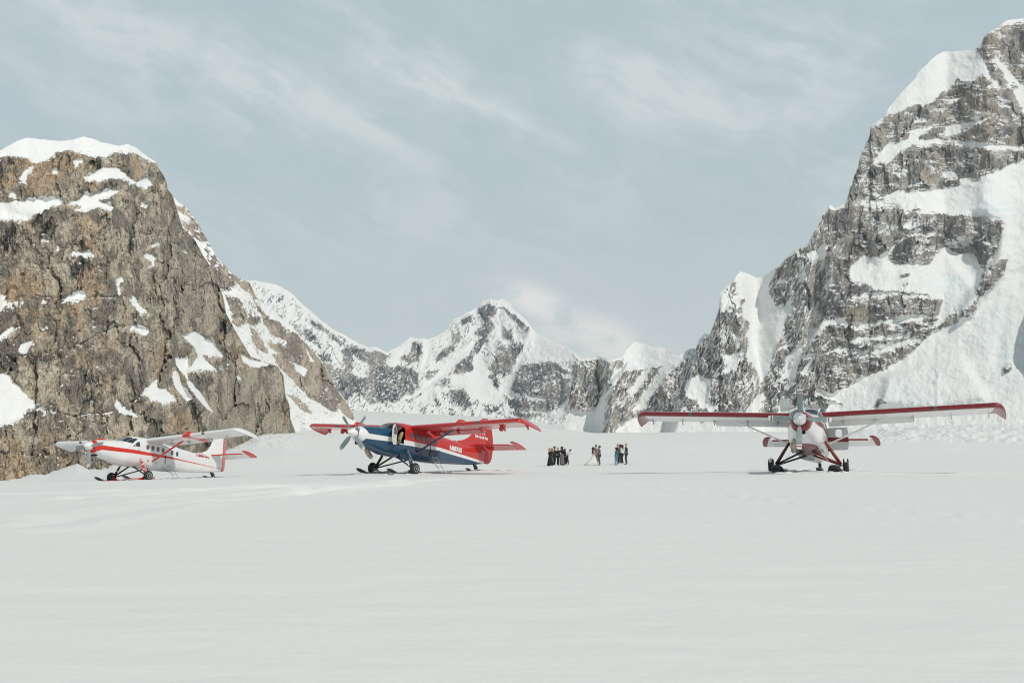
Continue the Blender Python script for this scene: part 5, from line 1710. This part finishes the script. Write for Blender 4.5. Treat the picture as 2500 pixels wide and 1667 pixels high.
    # steps and little fittings on the belly line
    for x, z in ((-.35, 1.32), (-1.15, 1.20)):
        MB().box((x, side_y(x, z) + .02, z), (.09, .05, .12)).obj('fitting', g['fit'], root)
    return root, world, Minv


def build_planes():
    MT = make_materials()
    RED, WHT, BLU = (0.52, 0.010, 0.008), (0.78, 0.775, 0.77), (0.009, 0.062, 0.125)
    DRED, LRED = (0.20, 0.010, 0.014), (0.62, 0.030, 0.012)

    # --- red, white and blue
    def liveryM(nt, x, y, z):
        up = nt.curve(x, [(-9, 1.22), (-8.06, 1.30), (-2.9, 1.71), (.44, 1.885), (1.63, 1.95), (3.39, 2.0), (4, 2.0)], -10, 5, 4)
        lo = nt.curve(x, [(-9, 1.06), (-8.0, 1.14), (-2.9, 1.50), (.69, 1.59), (1.49, 1.68), (3.49, 1.69), (4, 1.69)], -10, 5, 4)
        above, below = nt.gt(z, up), nt.lt(z, lo)
        # front edge of the blue on the nose
        ef = nt.add(3.12, nt.mul(nt.math('ABSOLUTE', nt.sub(z, 1.95)), 0.75))
        ef = nt.mn(ef, 3.48)
        ahead = nt.gt(x, ef)
        red_zone = nt.mx(nt.lt(x, 1.16), nt.mul(nt.gt(z, 2.53), nt.lt(x, 1.75)))
        topc = nt.mix(red_zone, BLU, RED)
        c = nt.mix(above, WHT, topc)
        c = nt.mix(below, c, BLU)
        bowl = nt.mul(ahead, nt.gt(z, nt.add(1.50, nt.mul(nt.sub(3.76, x), 0.1))))
        c = nt.mix(bowl, c, WHT)
        return c
    def doorM(nt, x, y, z):
        c = liveryM(nt, x, y, z)
        return nt.mix(nt.lt(z, 1.53), c, (0.004, 0.018, 0.055))  # darker colour on the cargo door below the stripe
    allred = paint('red_paint', lambda nt, x, y, z: RED, 0.2, 0.9)
    blue = flat('blue_paint', BLU, 0.35, 0, 0.4, vary=0.15)
    # ribbed rudder
    rib, nt, b = mat('ribbed_red_paint')
    co = nt.coord()
    x, y, z = nt.sep(co)
    nt.set(b.inputs['Base Color'], RED)
    b.inputs['Roughness'].default_value = 0.35
    b.inputs['Coat Weight'].default_value = 0.3
    nt.set(b.inputs['Normal'], nt.bump(nt.mul(nt.math('SINE', nt.mul(z, 75.0)), 0.012), 1.0, 1.0))
    gM = dict(hull=paint('red_white_blue_paint', liveryM), wing=allred, tip=allred, flapm=allred, ailm=allred, bracket=allred, dome=allred,
              strut=blue, finm=allred, rudm=rib, stabm=allred, hornm=allred, gear=blue, gear_dark=MT['black'], gear_v=(blue, MT['black']), ski=MT['ski_grey'], link=MT['steel'],
              tailgear=flat('navy_strut', (0.01, 0.03, 0.06), 0.4), rim=flat('dark_red_frame', (0.20, 0.02, 0.02), 0.4), door_paint=paint('door_red_white_dark', doorM), fit=MT['redtip'],
              windows=[(-.15, 2.21), (-.60, 2.19), (-1.07, 2.15), (-1.55, 2.11)], door_windows=[(-2.36, 2.05)], prop_angle=45, rudder=0, open_door=True, ladder=True, spin=MT['white'],
              ski_z=(PZ['M'][0], PZ['M'][1]), tail_z=PZ['M'][2], ladder_z=PZ['M'][0] - .0, flap=24)
    r, w, Mi = otter('M', gM, MT)
    tag(r, 'red ski plane with a blue belly, white stripe and open cockpit door', 'plane')
    txt = flat('white_lettering', (0.82, 0.82, 0.82), 0.4)

    def put(x0, z0, slope, fin=False, sg=1):
        def f(u, v):
            x = x0 - sg * u
            z = z0 - sg * u * slope + v
            yy = (0.068 if fin else side_y(x, z) + 0.012)
            return Vector((x, sg * yy, z))
        return f
    wdt = text_width('N88765', .40)
    text_mesh('registration', 'N88765', txt, r, put(-3.93, 1.69, .044), .40, 1.44 / wdt, .018)
    o = text_mesh('registration', 'N88765', txt, r, put(-5.37, 1.63, .044, sg=-1), .40, 1.44 / wdt, .018)
    w2 = text_width('Talkeetna Air Taxi', .22)
    text_mesh('fin_lettering', 'Talkeetna Air Taxi', txt, r, put(-7.22, 2.84, .06, True), .26, 1.20 / w2, .014)
    text_mesh('fin_lettering', 'Talkeetna Air Taxi', txt, r, put(-8.42, 2.77, .06, True, -1), .26, 1.20 / w2, .014)
    # white emblem on the fin: a low angular beast with legs and a raised tail
    emb = [[(-7.76, 3.07), (-7.86, 3.10), (-7.98, 3.22), (-7.88, 3.22)], [(-7.88, 3.22), (-7.98, 3.20), (-8.18, 3.16), (-8.22, 3.24), (-8.05, 3.33), (-7.93, 3.32)],
           [(-8.02, 3.20), (-8.06, 3.06), (-8.10, 3.05), (-8.11, 3.18)], [(-8.16, 3.20), (-8.26, 3.06), (-8.30, 3.08), (-8.24, 3.24)], [(-8.18, 3.24), (-8.28, 3.34), (-8.33, 3.31), (-8.24, 3.20)], [(-7.70, 3.03), (-7.80, 3.05), (-7.84, 3.10), (-7.78, 3.10)]]
    for sg in (1, -1):
        mb = MB()
        for e in emb:
            mb.prism(e, lambda a, b2, c2, sg=sg: (a, sg * (.068 + c2), b2), .004)
        mb.obj('emblem', txt, r)

    # --- white with a bright red stripe
    def liveryL(nt, x, y, z):
        up = nt.curve(x, [(-9, 1.33), (-8.09, 1.36), (-2.86, 1.675), (-2.38, 1.74), (.53, 1.92), (3.56, 2.06), (4, 2.06)], -10, 5, 4)
        lo = nt.curve(x, [(-9, 1.30), (-8.09, 1.33), (-2.87, 1.585), (-2.39, 1.59), (.51, 1.68), (3.3, 1.74), (3.62, 1.60), (4, 1.5)], -10, 5, 4)
        s_ = nt.mul(nt.lt(z, up), nt.gt(z, lo))
        ring = nt.gt(x, nt.add(3.56, nt.mul(nt.mx(nt.sub(1.75, z), 0.0), 0.25)))
        return nt.mix(nt.mx(s_, ring), WHT, LRED)
    def wingL(nt, x, y, z):
        ay = nt.math('ABSOLUTE', y)
        band = nt.mul(nt.gt(ay, 3.95), nt.lt(ay, 4.62))
        return nt.mix(band, WHT, LRED)
    whiteL = paint('white_skin_paint', lambda nt, x, y, z: WHT)
    redL = flat('bright_red_paint', LRED, 0.3, 0, 0.4)
    finL = paint('white_fin_paint', lambda nt, x, y, z: WHT)
    rudL = paint('rudder_white_red', lambda nt, x, y, z: LRED)
    stabL = paint('tailplane_white_red_edge', lambda nt, x, y, z: nt.mix(nt.gt(nt.add(x, nt.mul(nt.math('ABSOLUTE', y), .187)), -7.30), WHT, LRED))
    maroon = flat('maroon_strut', (0.07, 0.012, 0.02), 0.4)
    gL = dict(hull=paint('white_paint_red_stripe', liveryL), wing=paint('white_wing_red_band', wingL), tip=whiteL, flapm=paint('flap_white_red_band', wingL), ailm=whiteL, bracket=MT['steel'], dome=redL,
              strut=redL, finm=finL, rudm=rudL, stabm=stabL, hornm=redL, gear=redL, gear_dark=maroon, gear_v=(flat('grey_strut', (0.05, 0.05, 0.055), 0.4), MT['black']), ski=redL, link=redL,
              tailgear=flat('slate_strut', (0.02, 0.04, 0.07), 0.4), rim=MT['white'], door_paint=paint('door_white_red', liveryL), fit=MT['steel'],
              windows=[(-.23, 2.215), (-.70, 2.19), (-1.17, 2.155), (-1.64, 2.125)], door_windows=[(-2.50, 2.04)], prop_angle=4, rudder=25, ladder=True, cuffs=(.0, .27, .58, .86), lift=.11, spin=MT['white'],
              ski_z=(PZ['L'][0], PZ['L'][1]), tail_z=PZ['L'][2], ladder_z=PZ['L'][0], flap=14)
    r, w, Mi = otter('L', gL, MT)
    tag(r, 'white ski plane with bright red stripe and red wing strut, below the tan cliff', 'plane')
    on_side(MT['glass'], 'rear_window', rrect(-3.02, 1.99, .23, .33, .42), r, off=0.014)
    rl = flat('red_lettering', (0.42, 0.03, 0.03), 0.4)
    wdt = text_width('N205RC', .40)
    text_mesh('registration', 'N205RC', rl, r, put(-5.18, 2.055, .006), .40, 1.62 / wdt, .028)
    text_mesh('registration', 'N205RC', rl, r, put(-6.80, 2.045, .006, sg=-1), .40, 1.62 / wdt, .028)

    # --- white with dark red edges, seen from the front
    def liveryR(nt, x, y, z):
        up = nt.curve(x, [(-9, 1.62), (-3, 1.95), (1.6, 2.12), (3.1, 2.26), (3.5, 2.32), (4, 2.4)], -10, 5, 4)
        lo = nt.curve(x, [(-9, 1.45), (-3, 1.72), (1.6, 1.86), (3.0, 2.0), (3.3, 1.86), (3.55, 1.3), (4, 1.0)], -10, 5, 4)
        s_ = nt.mul(nt.lt(z, up), nt.gt(z, lo))
        ring = nt.gt(x, 3.57)
        belly = nt.mul(nt.lt(z, nt.add(1.12, nt.mul(nt.mn(nt.sub(3.2, x), 2.2), -0.06))), nt.lt(x, 3.05))
        c = nt.mix(nt.mx(s_, ring), WHT, DRED)
        c = nt.mix(nt.mul(belly, nt.gt(x, -.8)), c, (0.17, 0.03, 0.035))
        aft_grey = nt.mul(nt.step(nt.noise(nt.mapping(nt.comb(x, y, z), scale=(.6, 4, 1)), 3.0, 5, .7), .40, .65), nt.mul(nt.lt(z, 1.25), nt.step(x, 0.6, -1.0)))  # mottled dark grey low on the aft fuselage
        return nt.mix(nt.mul(aft_grey, .75), c, (0.12, 0.10, 0.11))
    def wingR(nt, x, y, z):
        ay = nt.math('ABSOLUTE', y)
        le = nt.add(-0.13, nt.mul(nt.sub(ay, .84), -0.0142))
        return nt.mix(nt.gt(x, nt.sub(le, 0.17)), WHT, DRED)
    redR = flat('dark_red_paint', (0.23, 0.013, 0.018), 0.3, 0, 0.4, vary=0.1)
    gearR = flat('dull_red_strut', (0.24, 0.035, 0.03), 0.45, vary=0.35, scale=5)
    wr = paint('white_tail_paint', lambda nt, x, y, z: WHT)
    rudR = paint('rudder_grey_red_band', lambda nt, x, y, z: nt.mix(nt.mul(nt.gt(z, 1.98), nt.lt(z, 2.42)), (0.60, 0.61, 0.61), DRED))
    stabR = paint('tailplane_white_dark_red_edge', lambda nt, x, y, z: nt.mix(nt.gt(nt.add(x, nt.mul(nt.math('ABSOLUTE', y), .187)), -7.29), WHT, DRED))
    hornR = paint('horn_white_dark_red', lambda nt, x, y, z: nt.mix(nt.mx(nt.gt(nt.math('ABSOLUTE', y), nt.sub(2.80, nt.mul(nt.add(x, 7.9), 0.25))), nt.gt(x, -7.74)), WHT, DRED))
    gR = dict(hull=paint('white_paint_dark_red_trim', liveryR), wing=paint('white_wing_dark_red_edge', wingR), tip=redR, flapm=wr, ailm=wr, bracket=MT['steel'], dome=redR,
              strut=MT['white'], finm=wr, rudm=rudR, stabm=stabR, hornm=hornR, gear=gearR, gear_dark=maroon, gear_v=(gearR, MT['black']), ski=MT['ski_black'], link=MT['steel'],
              tailgear=MT['black'], rim=MT['white'], door_paint=paint('door_white_dark_red', lambda nt, x, y, z: nt.mix(nt.mul(nt.gt(z, nt.sub(1.62, nt.mul(y, 0.05))), nt.lt(z, nt.sub(1.80, nt.mul(y, 0.02)))), (.62, .63, .63), DRED)), fit=MT['steel'],
              windows=[(-.23, 2.215), (-.70, 2.19), (-1.17, 2.155), (-1.64, 2.125)], door_windows=[(-2.36, 2.04)], prop_angle=-3, rudder=0, ladder=False,
              ski_z=(PZ['R'][0], PZ['R'][1]), tail_z=PZ['R'][2], flap=22)
    r, w, Mi = otter('R', gR, MT)
    tag(r, 'white ski plane with dark red wing edges and a polished nose cone, facing the viewer', 'plane')
    # packed snow on the front of its tyres
    for sgn in (1, -1):
        V, Fs = [], []
        for i in range(9):
            a = R(20 + 75 * i / 8)
            for k in range(5):
                yy = (k - 2) * .028 * (1 - .25 * abs(i - 4) / 4)
                rr = .355 + .014 * (1 - ((k - 2) / 2.3) ** 2)
                V.append((.38 + rr * math.cos(a), sgn * 1.72 + yy, .19 + rr * math.sin(a)))
        for i in range(8):
            for k in range(4):
                Fs.append((i * 5 + k, i * 5 + k + 1, (i + 1) * 5 + k + 1, (i + 1) * 5 + k))
        mk('packed_snow', V, Fs, MT['clump'], r, True)


RUTS = []


def plane_anchors():
    """where the wheels and tail skis of each plane meet the snow"""
    out = {}
    for key, (X, Y, Z, yaw, pitch, roll) in FIT.items():
        c, s = math.cos(yaw), math.sin(yaw)
        Rz = Matrix(((c, -s, 0), (s, c, 0), (0, 0, 1)))
        c, s = math.cos(pitch), math.sin(pitch)
        Ry = Matrix(((c, 0, -s), (0, 1, 0), (s, 0, c)))
        c, s = math.cos(roll), math.sin(roll)
        Rx = Matrix(((1, 0, 0), (0, c, -s), (0, s, c)))
        Mw = Matrix.Translation((X, Y, Z + CAMZ)) @ (Rz @ Ry @ Rx).to_4x4()
        p = []
        for loc in ((.38, 1.60, -.135), (.38, -1.60, -.135), (-7.45, 0, .60)):
            w = Mw @ Vector(loc)
            ANCH.append((w.x, w.y, w.z))
            p.append(w.z)
        for loc, z in (((1.5, 1.25, 0), p[0]), ((1.5, -1.25, 0), p[1]), ((2.6, 1.25, 0), p[0]), ((2.6, -1.25, 0), p[1]), ((-2.3, 1.4, 0), p[0])):
            w = Mw @ Vector(loc)
            ANCH.append((w.x, w.y, z))
        PZ[key] = p
        for y_ in (1.24, -1.24):
            for x_ in (1.9,):
                a_, b_ = Mw @ Vector((x_, y_, 0)), Mw @ Vector((-26, y_ * 1.02, 0))
                RUTS.append(((a_.x, a_.y), (b_.x, b_.y), .30, .08))
    return out


PZ = {}
DOOR_SW = 0.1

# ------------------------------------------------------------------ the wedding party
def skin_obj(name, joints, edges, m, parent, sub=1, root_=0):
    """one continuous surface grown round connected joints: joints (x, y, z, radius[, radius2])"""
    me = bpy.data.meshes.new(name)
    me.from_pydata([j[:3] for j in joints], edges, [])
    me.materials.append(m)
    o = link(bpy.data.objects.new(name, me), parent)
    sk = o.modifiers.new('Skin', 'SKIN')
    sk.use_smooth_shade = True
    if not me.skin_vertices:
        me.attributes  # layer is made by the modifier
    for v, j in zip(me.skin_vertices[0].data, joints):
        v.radius = (j[3], j[4] if len(j) > 4 else j[3])
        v.use_root = False
    me.skin_vertices[0].data[root_].use_root = True
    s_ = o.modifiers.new('Sub', 'SUBSURF')
    s_.levels = s_.render_levels = sub
    return o


def person(px, py, D, height, face, skin=(0.55, 0.36, 0.27), hair=(0.05, 0.03, 0.02), hair_len=0.0, top=None, top_len=0.0, legs=None, skirt=None, arms='rest', bend=0.0, hat=None,
           shoes=(0.03, 0.03, 0.03), stride=0.0, scarf=None, name='person', lean=0.0, train=False, shirt=None, sleeves=True, bare_back=False):
    """top, legs, skirt: colours of coat, trousers, skirt; face: heading in degrees, 0 = to the right of the picture, 90 = away"""
    X, Y, Z = at(np.array(float(px)), np.array(float(py)), float(D))
    gz = float(ground_z(np.array([float(X)]), np.array([float(Y)]))[0])
    root = empty('person', (float(X), float(Y), gz))
    root.rotation_euler = (0, 0, R(face))
    k = height / 1.75
    root.scale = (k, k, k)
    col = lambda n, c, r_=0.8: flat(n, c, r_, vary=0.15, scale=6)
    mskin = col('skin', skin, 0.55)
    B = R(bend)

    def up(x, y, z):
        """points above the hips swing forward when the figure bends"""
        dz = z - .95
        if dz <= 0:
            return (x + lean * max(0, z) * 0.2, y, z)
        c, s = math.cos(B), math.sin(B)
        return (x * c + dz * s + lean * .19, y, .95 + dz * c - x * s)
    J, E_ = [], []

    def add(p, r, a=None, r2=None):
        J.append(tuple(p) + ((r,) if r2 is None else (r, r2)))
        if a is not None:
            E_.append((a, len(J) - 1))
        return len(J) - 1
    legj = {1: [(0.0, .09, .89), (.03 + stride * .10, .10, .50), (-.02 + stride * .16, .10, .08), (.13 + stride * .16, .115, .03)],
            -1: [(0.0, -.09, .89), (.03 - stride * .05, -.10, .50), (-.04 - stride * .12, -.10, .08), (.11 - stride * .12, -.115, .03)]}
    armp = {'rest': [(-.0, .195, 1.40), (-.03, .25, 1.13), (.07, .24, .90), (.10, .235, .82)],
            'front': [(0, .195, 1.40), (-.02, .24, 1.13), (.20, .12, 1.04), (.28, .08, 1.02)],
            'folded': [(0, .195, 1.40), (.0, .235, 1.14), (.17, .06, 1.14), (.22, -.02, 1.15)],
            'camera': [(.0, .19, 1.40), (.06, .26, 1.16), (.20, .12, 1.32), (.24, .07, 1.42)],
            'pocket': [(-.0, .195, 1.40), (-.07, .27, 1.14), (.03, .22, .95), (.06, .20, .90)]}[arms]
    p0 = add(up(0, 0, .95), .115)
    sp = add(up(0, 0, 1.12), .105, p0)
    ch = add(up(.01, 0, 1.32), .125, sp)
    nk = add(up(0, 0, 1.475), .052, ch)
    hb = add(up(.015, 0, 1.56), .072, nk)
    hm = add(up(.02, 0, 1.64), .090, hb)
    add(up(.005, 0, 1.70), .066, hm)
    add(up(.115, 0, 1.615), .014, hm)                                  # nose
    for s in (1, -1):
        add(up(.0, s * .088, 1.62), .016, hm)                          # ears
        a = p0
        for q, r_ in zip(legj[s], (.085, .058, .040, .032)):
            a = add(up(*((q[0], q[1], q[2]))), r_, a)
        a = ch
        W = []
        for q, r_ in zip(armp, (.058, .042, .027, .030)):
            W.append(up(q[0], s * q[1], q[2]))
            a = add(W[-1], r_, a)
        d = (Vector(W[-1]) - Vector(W[-2])).normalized()
        side = d.cross(Vector((0, 0, 1)))
        side = side.normalized() if side.length > .1 else Vector((0, 1, 0))
        for i, L in enumerate((.062, .074, .078, .070)):              # four fingers and a thumb from the palm
            b0 = Vector(W[-1]) + side * ((i - 1.5) * .018)
            f1 = add(b0 + d * L * .6, .0085, a)
            add(b0 + d * L + Vector((.012, 0, -.012)), .0075, f1)
        add(Vector(W[-1]) + side * .045 + d * .01, .010, a)
    skin_obj('body', J, E_, mskin, root)

    # hair
    mh = col('hair', hair, 0.6)
    q_ = 1.0 if hair_len else 1.32
    hv = [up(-.03, 0, 1.645) + (.112 * q_, .112 * q_), up(-.005, 0, 1.715) + (.098 * q_, .098 * q_)]
    he = [(0, 1)]
    if hair_len:
        hv.append(up(-.075, 0, 1.56) + (.085, .07)); he.append((0, 2))
        hv.append(up(-.105, 0, 1.56 - hair_len * .6) + (.085, .05)); he.append((2, 3))
        hv.append(up(-.11, 0, 1.56 - hair_len) + (.06, .035)); he.append((3, 4))
    if hair_len:
        skin_obj('hair', hv, he, mh, root)
    else:
        V, Fs = [], []
        for i in range(9):
            a = math.pi * i / 8
            for q in range(14):
                w = 2 * math.pi * q / 14
                V.append(up(-.028 + .112 * math.sin(a) * math.cos(w), .112 * math.sin(a) * math.sin(w), 1.675 + .115 * math.cos(a)))
        for i in range(8):
            for q in range(14):
                Fs.append((i * 14 + q, i * 14 + (q + 1) % 14, (i + 1) * 14 + (q + 1) % 14, (i + 1) * 14 + q))
        mk('hair', V, Fs, mh, root, True)
    if hat:
        mhat = col('hat', hat)
        c_ = Vector(up(0, 0, 1.70))
        MB().lathe([(-.03, .135), (-.015, .135), (-.01, .108), (.05, .10), (.085, .06), (.09, 0.0)], c_, Vector(up(0, 0, 1.8)) - Vector(up(0, 0, 1.7)), 20).obj('hat', mhat, root, True)
    # coat
    if top is not None:
        mt = col('cloth', top)
        T, TE = [], []

        def ta(p, r, a=None, r2=None):
            T.append(tuple(p) + (r, r2 if r2 else r))
            if a is not None:
                TE.append((a, len(T) - 1))
            return len(T) - 1
        c0 = ta(up(0, 0, 1.12), .135)
        c1 = ta(up(.01, 0, 1.32), .145, c0)
        ta(up(0, 0, 1.45), .075, c1)
        h_ = ta(up(0, 0, .96), .15, c0)
        if top_len:
            ta(up(0, 0, .96 - top_len), .165, h_)
        for s in (1, -1):
            a = c1
            qs = armp[:3] if sleeves else armp[:1]
            for q, r_ in zip(qs, (.070, .056, .043)):
                a = ta(up(q[0], s * q[1], q[2]), r_, a)
        skin_obj('jacket', T, TE, mt, root)
    if shirt is not None:
        MB().box(up(.155, 0, 1.34), (.012, .07, .20)).obj('shirt_front', col('shirt', shirt), root)
    if legs is not None:
        ml = col('trouser_cloth', legs)
        T, TE = [(0, 0, .95, .135, .135)], []
        for s in (1, -1):
            a = 0
            for q, r_ in zip(legj[s][:3], (.105, .078, .062)):
                p = up(*q)
                T.append((p[0], p[1], max(p[2], .09), r_, r_))
                TE.append((a, len(T) - 1))
                a = len(T) - 1
        skin_obj('trousers', T, TE, ml, root)
    ms = col('shoe_leather', shoes, 0.5)
    if skirt is None or skirt[1] > .12:
        for s in (1, -1):
            q2, q3 = legj[s][2], legj[s][3]
            skin_obj('shoe', [(q2[0] - .02, q2[1], .06, .05), (q3[0] - .03, q3[1], .045, .042), (q3[0] + .03, q3[1], .035, .032)], [(0, 1), (1, 2)], ms, root)
    if skirt is not None:
        colr, hem, spread = skirt
        msk = col('skirt_cloth', colr)
        V, Fs, n = [], [], 40
        lv = [(1.13, .125), (1.02, .135), (.9, .165), (.65, .165 + spread * .35), (.35, .17 + spread * .7), (hem, .18 + spread)]
        for z, r_ in lv:
            for q in range(n):
                a = 2 * math.pi * q / n
                fold = 1 + .06 * math.sin(a * 9 + z * 3) * (1.05 - z)
                bx = 0
                if train:
                    w = max(0, -math.cos(a)) ** 2
                    bx = -w * max(0, .9 - z) ** 1.6 * .85
                V.append((r_ * fold * math.cos(a) + bx, r_ * fold * math.sin(a) * 1.0, z))
        for i in range(len(lv) - 1):
            for q in range(n):
                Fs.append((i * n + q, i * n + (q + 1) % n, (i + 1) * n + (q + 1) % n, (i + 1) * n + q))
        Fs.append(tuple(range(n)))
        Fs.append(tuple((len(lv) - 1) * n + q for q in range(n)))
        mk('gown' if train else 'skirt', V, Fs, msk, root, True)
        if train:
            T = [up(0, 0, 1.12) + (.118, .118), up(.01, 0, 1.27) + (.13, .13)]
            skin_obj('bodice', T, [(0, 1)], msk, root)
    if scarf is not None:
        skin_obj('scarf', [up(0, 0, 1.46) + (.085, .085), up(.02, 0, 1.54) + (.075, .08), up(-.03, 0, 1.40) + (.10, .12)], [(0, 1), (0, 2)], col('scarf_cloth', scarf), root)
    return root


PEOPLE = [
    dict(px=1343, py=1139.2, D=82, height=1.65, face=35, hair=(.42, .32, .20), hair_len=.20, top=(.012, .012, .015), legs=None, skirt=((.012, .012, .015), .02, .14), arms='folded',
         label='blond woman in a long black dress, seen from behind, leftmost of the group', group='left'),
    dict(px=1349, py=1137.8, D=83.0, height=1.62, face=-10, hair=(.38, .30, .20), hair_len=.22, top=(.10, .07, .045), skirt=((.40, .37, .33), .03, .12), arms='folded',
         label='woman with fair hair in a brown wrap over a pale dress, behind the black dress', group='left'),
    dict(px=1353.5, py=1138.0, D=82.4, height=1.79, face=-15, hair=(.04, .025, .02), top=(.065, .065, .045), top_len=.12, legs=(.035, .04, .04), arms='rest', lean=.2,
         label='dark-haired man in an olive coat looking right, between black dress and blue suit', group='left'),
    dict(px=1362.3, py=1137.9, D=82, height=1.73, face=25, hair=(.62, .58, .52), hat=(.66, .62, .55), top=(.022, .038, .055), top_len=.05, legs=(.015, .025, .038), arms='front',
         label='man in a dark blue suit and pale cap, his back half turned', group='left'),
    dict(px=1372.4, py=1137.2, D=81.8, height=1.73, face=70, hair=(.09, .022, .018), hair_len=.18, top=(.010, .010, .013), top_len=.28, skirt=((.17, .135, .14), .04, .06), arms='rest',
         label='red-haired woman in a black coat over a long taupe skirt', group='left'),
    dict(px=1379.3, py=1136.2, D=83.0, height=1.50, face=20, hair=(.10, .035, .07), hair_len=.12, top=(.035, .012, .02), top_len=.2, legs=(.03, .012, .015), scarf=(.13, .03, .10), arms='front',
         label='short person with a purple scarf and dark trousers, beside the white jacket', group='left'),
    dict(px=1384.5, py=1135.9, D=82, height=1.55, face=-12, hair=(.10, .075, .06), top=(.66, .68, .70), top_len=.05, legs=(.012, .012, .014), arms='camera', bend=30, stride=.7,
         label='person in a white jacket and black trousers, leaning forward to take a picture', group='left'),
    dict(px=1449.3, py=1136.6, D=81.6, height=1.63, face=30, hair=(.035, .018, .012), hair_len=.42, skin=(.60, .40, .31), skirt=((.74, .72, .68), .01, .26), arms='front', train=True, sleeves=False,
         label='bride with long dark hair in a white gown with a train', group='couple'),
    dict(px=1455.6, py=1134.8, D=83.2, height=1.80, face=-95, hair=(.04, .025, .02), top=(.20, .20, .205), top_len=.08, legs=(.23, .19, .155), shirt=(.35, .22, .18), arms='front',
         label='bearded man in a grey jacket and tan trousers standing behind the bride and groom', group='couple'),
    dict(px=1463.6, py=1135.2, D=82, height=1.75, face=165, hair=(.015, .012, .012), top=(.085, .10, .11), top_len=.1, legs=(.075, .095, .105), shirt=(.7, .68, .66), arms='front',
         label='groom in a slate grey suit facing the bride', group='couple'),
    dict(px=1505.0, py=1135.2, D=81, height=1.55, face=140, hair=(.03, .015, .015), hair_len=.12, top=(.012, .13, .18), top_len=.22, legs=(.20, .30, .36), arms='pocket', stride=.35,
         label='shorter person in a bright teal jacket and pale blue jeans', group='right'),
    dict(px=1508.8, py=1133.8, D=82.5, height=1.84, face=150, hair=(.60, .53, .42), top=(.13, .12, .125), top_len=.1, legs=(.03, .035, .045), arms='rest',
         label='tall fair-haired person in a grey jacket standing behind the teal jacket', group='right'),
    dict(px=1513.6, py=1133.2, D=83.4, height=1.76, face=175, hair=(.035, .015, .015), hair_len=.1, top=(.04, .035, .05), legs=(.10, .08, .09), arms='rest',
         label='dark-haired person mostly hidden between the grey jacket and the white top', group='right'),
    dict(px=1518.8, py=1131.9, D=82, height=1.74, face=155, hair=(.06, .018, .014), hair_len=.30, top=(.72, .70, .71), legs=(.018, .018, .02), arms='folded', stride=.25,
         label='woman with long auburn hair in a white top and black trousers', group='right'),
    dict(px=1529.0, py=1132.5, D=79, height=1.85, face=165, hair=(.55, .47, .38), top=(.012, .022, .035), top_len=.12, legs=(.05, .05, .048), arms='pocket', shoes=(.05, .04, .03),
         label='bald man in a dark navy coat at the far right of the group', group='right'),
]
GRP = {'left': 'guests standing on the left of the couple', 'couple': 'couple and officiant on the snow', 'right': 'guests standing on the right of the couple'}


def people_anchors():
    for p in PEOPLE:
        X, Y, Z = at(np.array(float(p['px'])), np.array(float(p['py'])), float(p['D']))
        if any(abs(a[0] - X) < 1.2 and abs(a[1] - Y) < 3 for a in ANCH):
            continue
        ANCH.append((float(X), float(Y), float(Z)))


def build_people():
    for p in PEOPLE:
        q = dict(p)
        lab, gr = q.pop('label'), q.pop('group')
        o = person(**q)
        tag(o, lab, 'person', GRP[gr])

# ------------------------------------------------------------------ thin mountain air
def build_haze():
    x0, x1, y0, y1, z0, z1 = -9000, 9000, -7500, 9500, -140, 1300
    V = [(x, y, z) for x in (x0, x1) for y in (y0, y1) for z in (z0, z1)]
    m = bpy.data.materials.new('mountain_air')
    m.use_nodes = True
    nt = m.node_tree
    nt.nodes.clear()
    out = nt.nodes.new('ShaderNodeOutputMaterial')
    v = nt.nodes.new('ShaderNodeVolumePrincipled')
    v.inputs['Color'].default_value = (0.88, 0.94, 0.97, 1)
    v.inputs['Density'].default_value = 5e-5
    v.inputs['Anisotropy'].default_value = 0.2
    nt.links.new(v.outputs[0], out.inputs['Volume'])
    o = mk('haze', V, [(0, 1, 3, 2), (4, 6, 7, 5), (0, 4, 5, 1), (2, 3, 7, 6), (0, 2, 6, 4), (1, 5, 7, 3)], m)
    o['kind'] = 'stuff'
    return o

plane_anchors()
people_anchors()
build_ground()
build_mountains()
build_planes()
build_people()
build_haze()
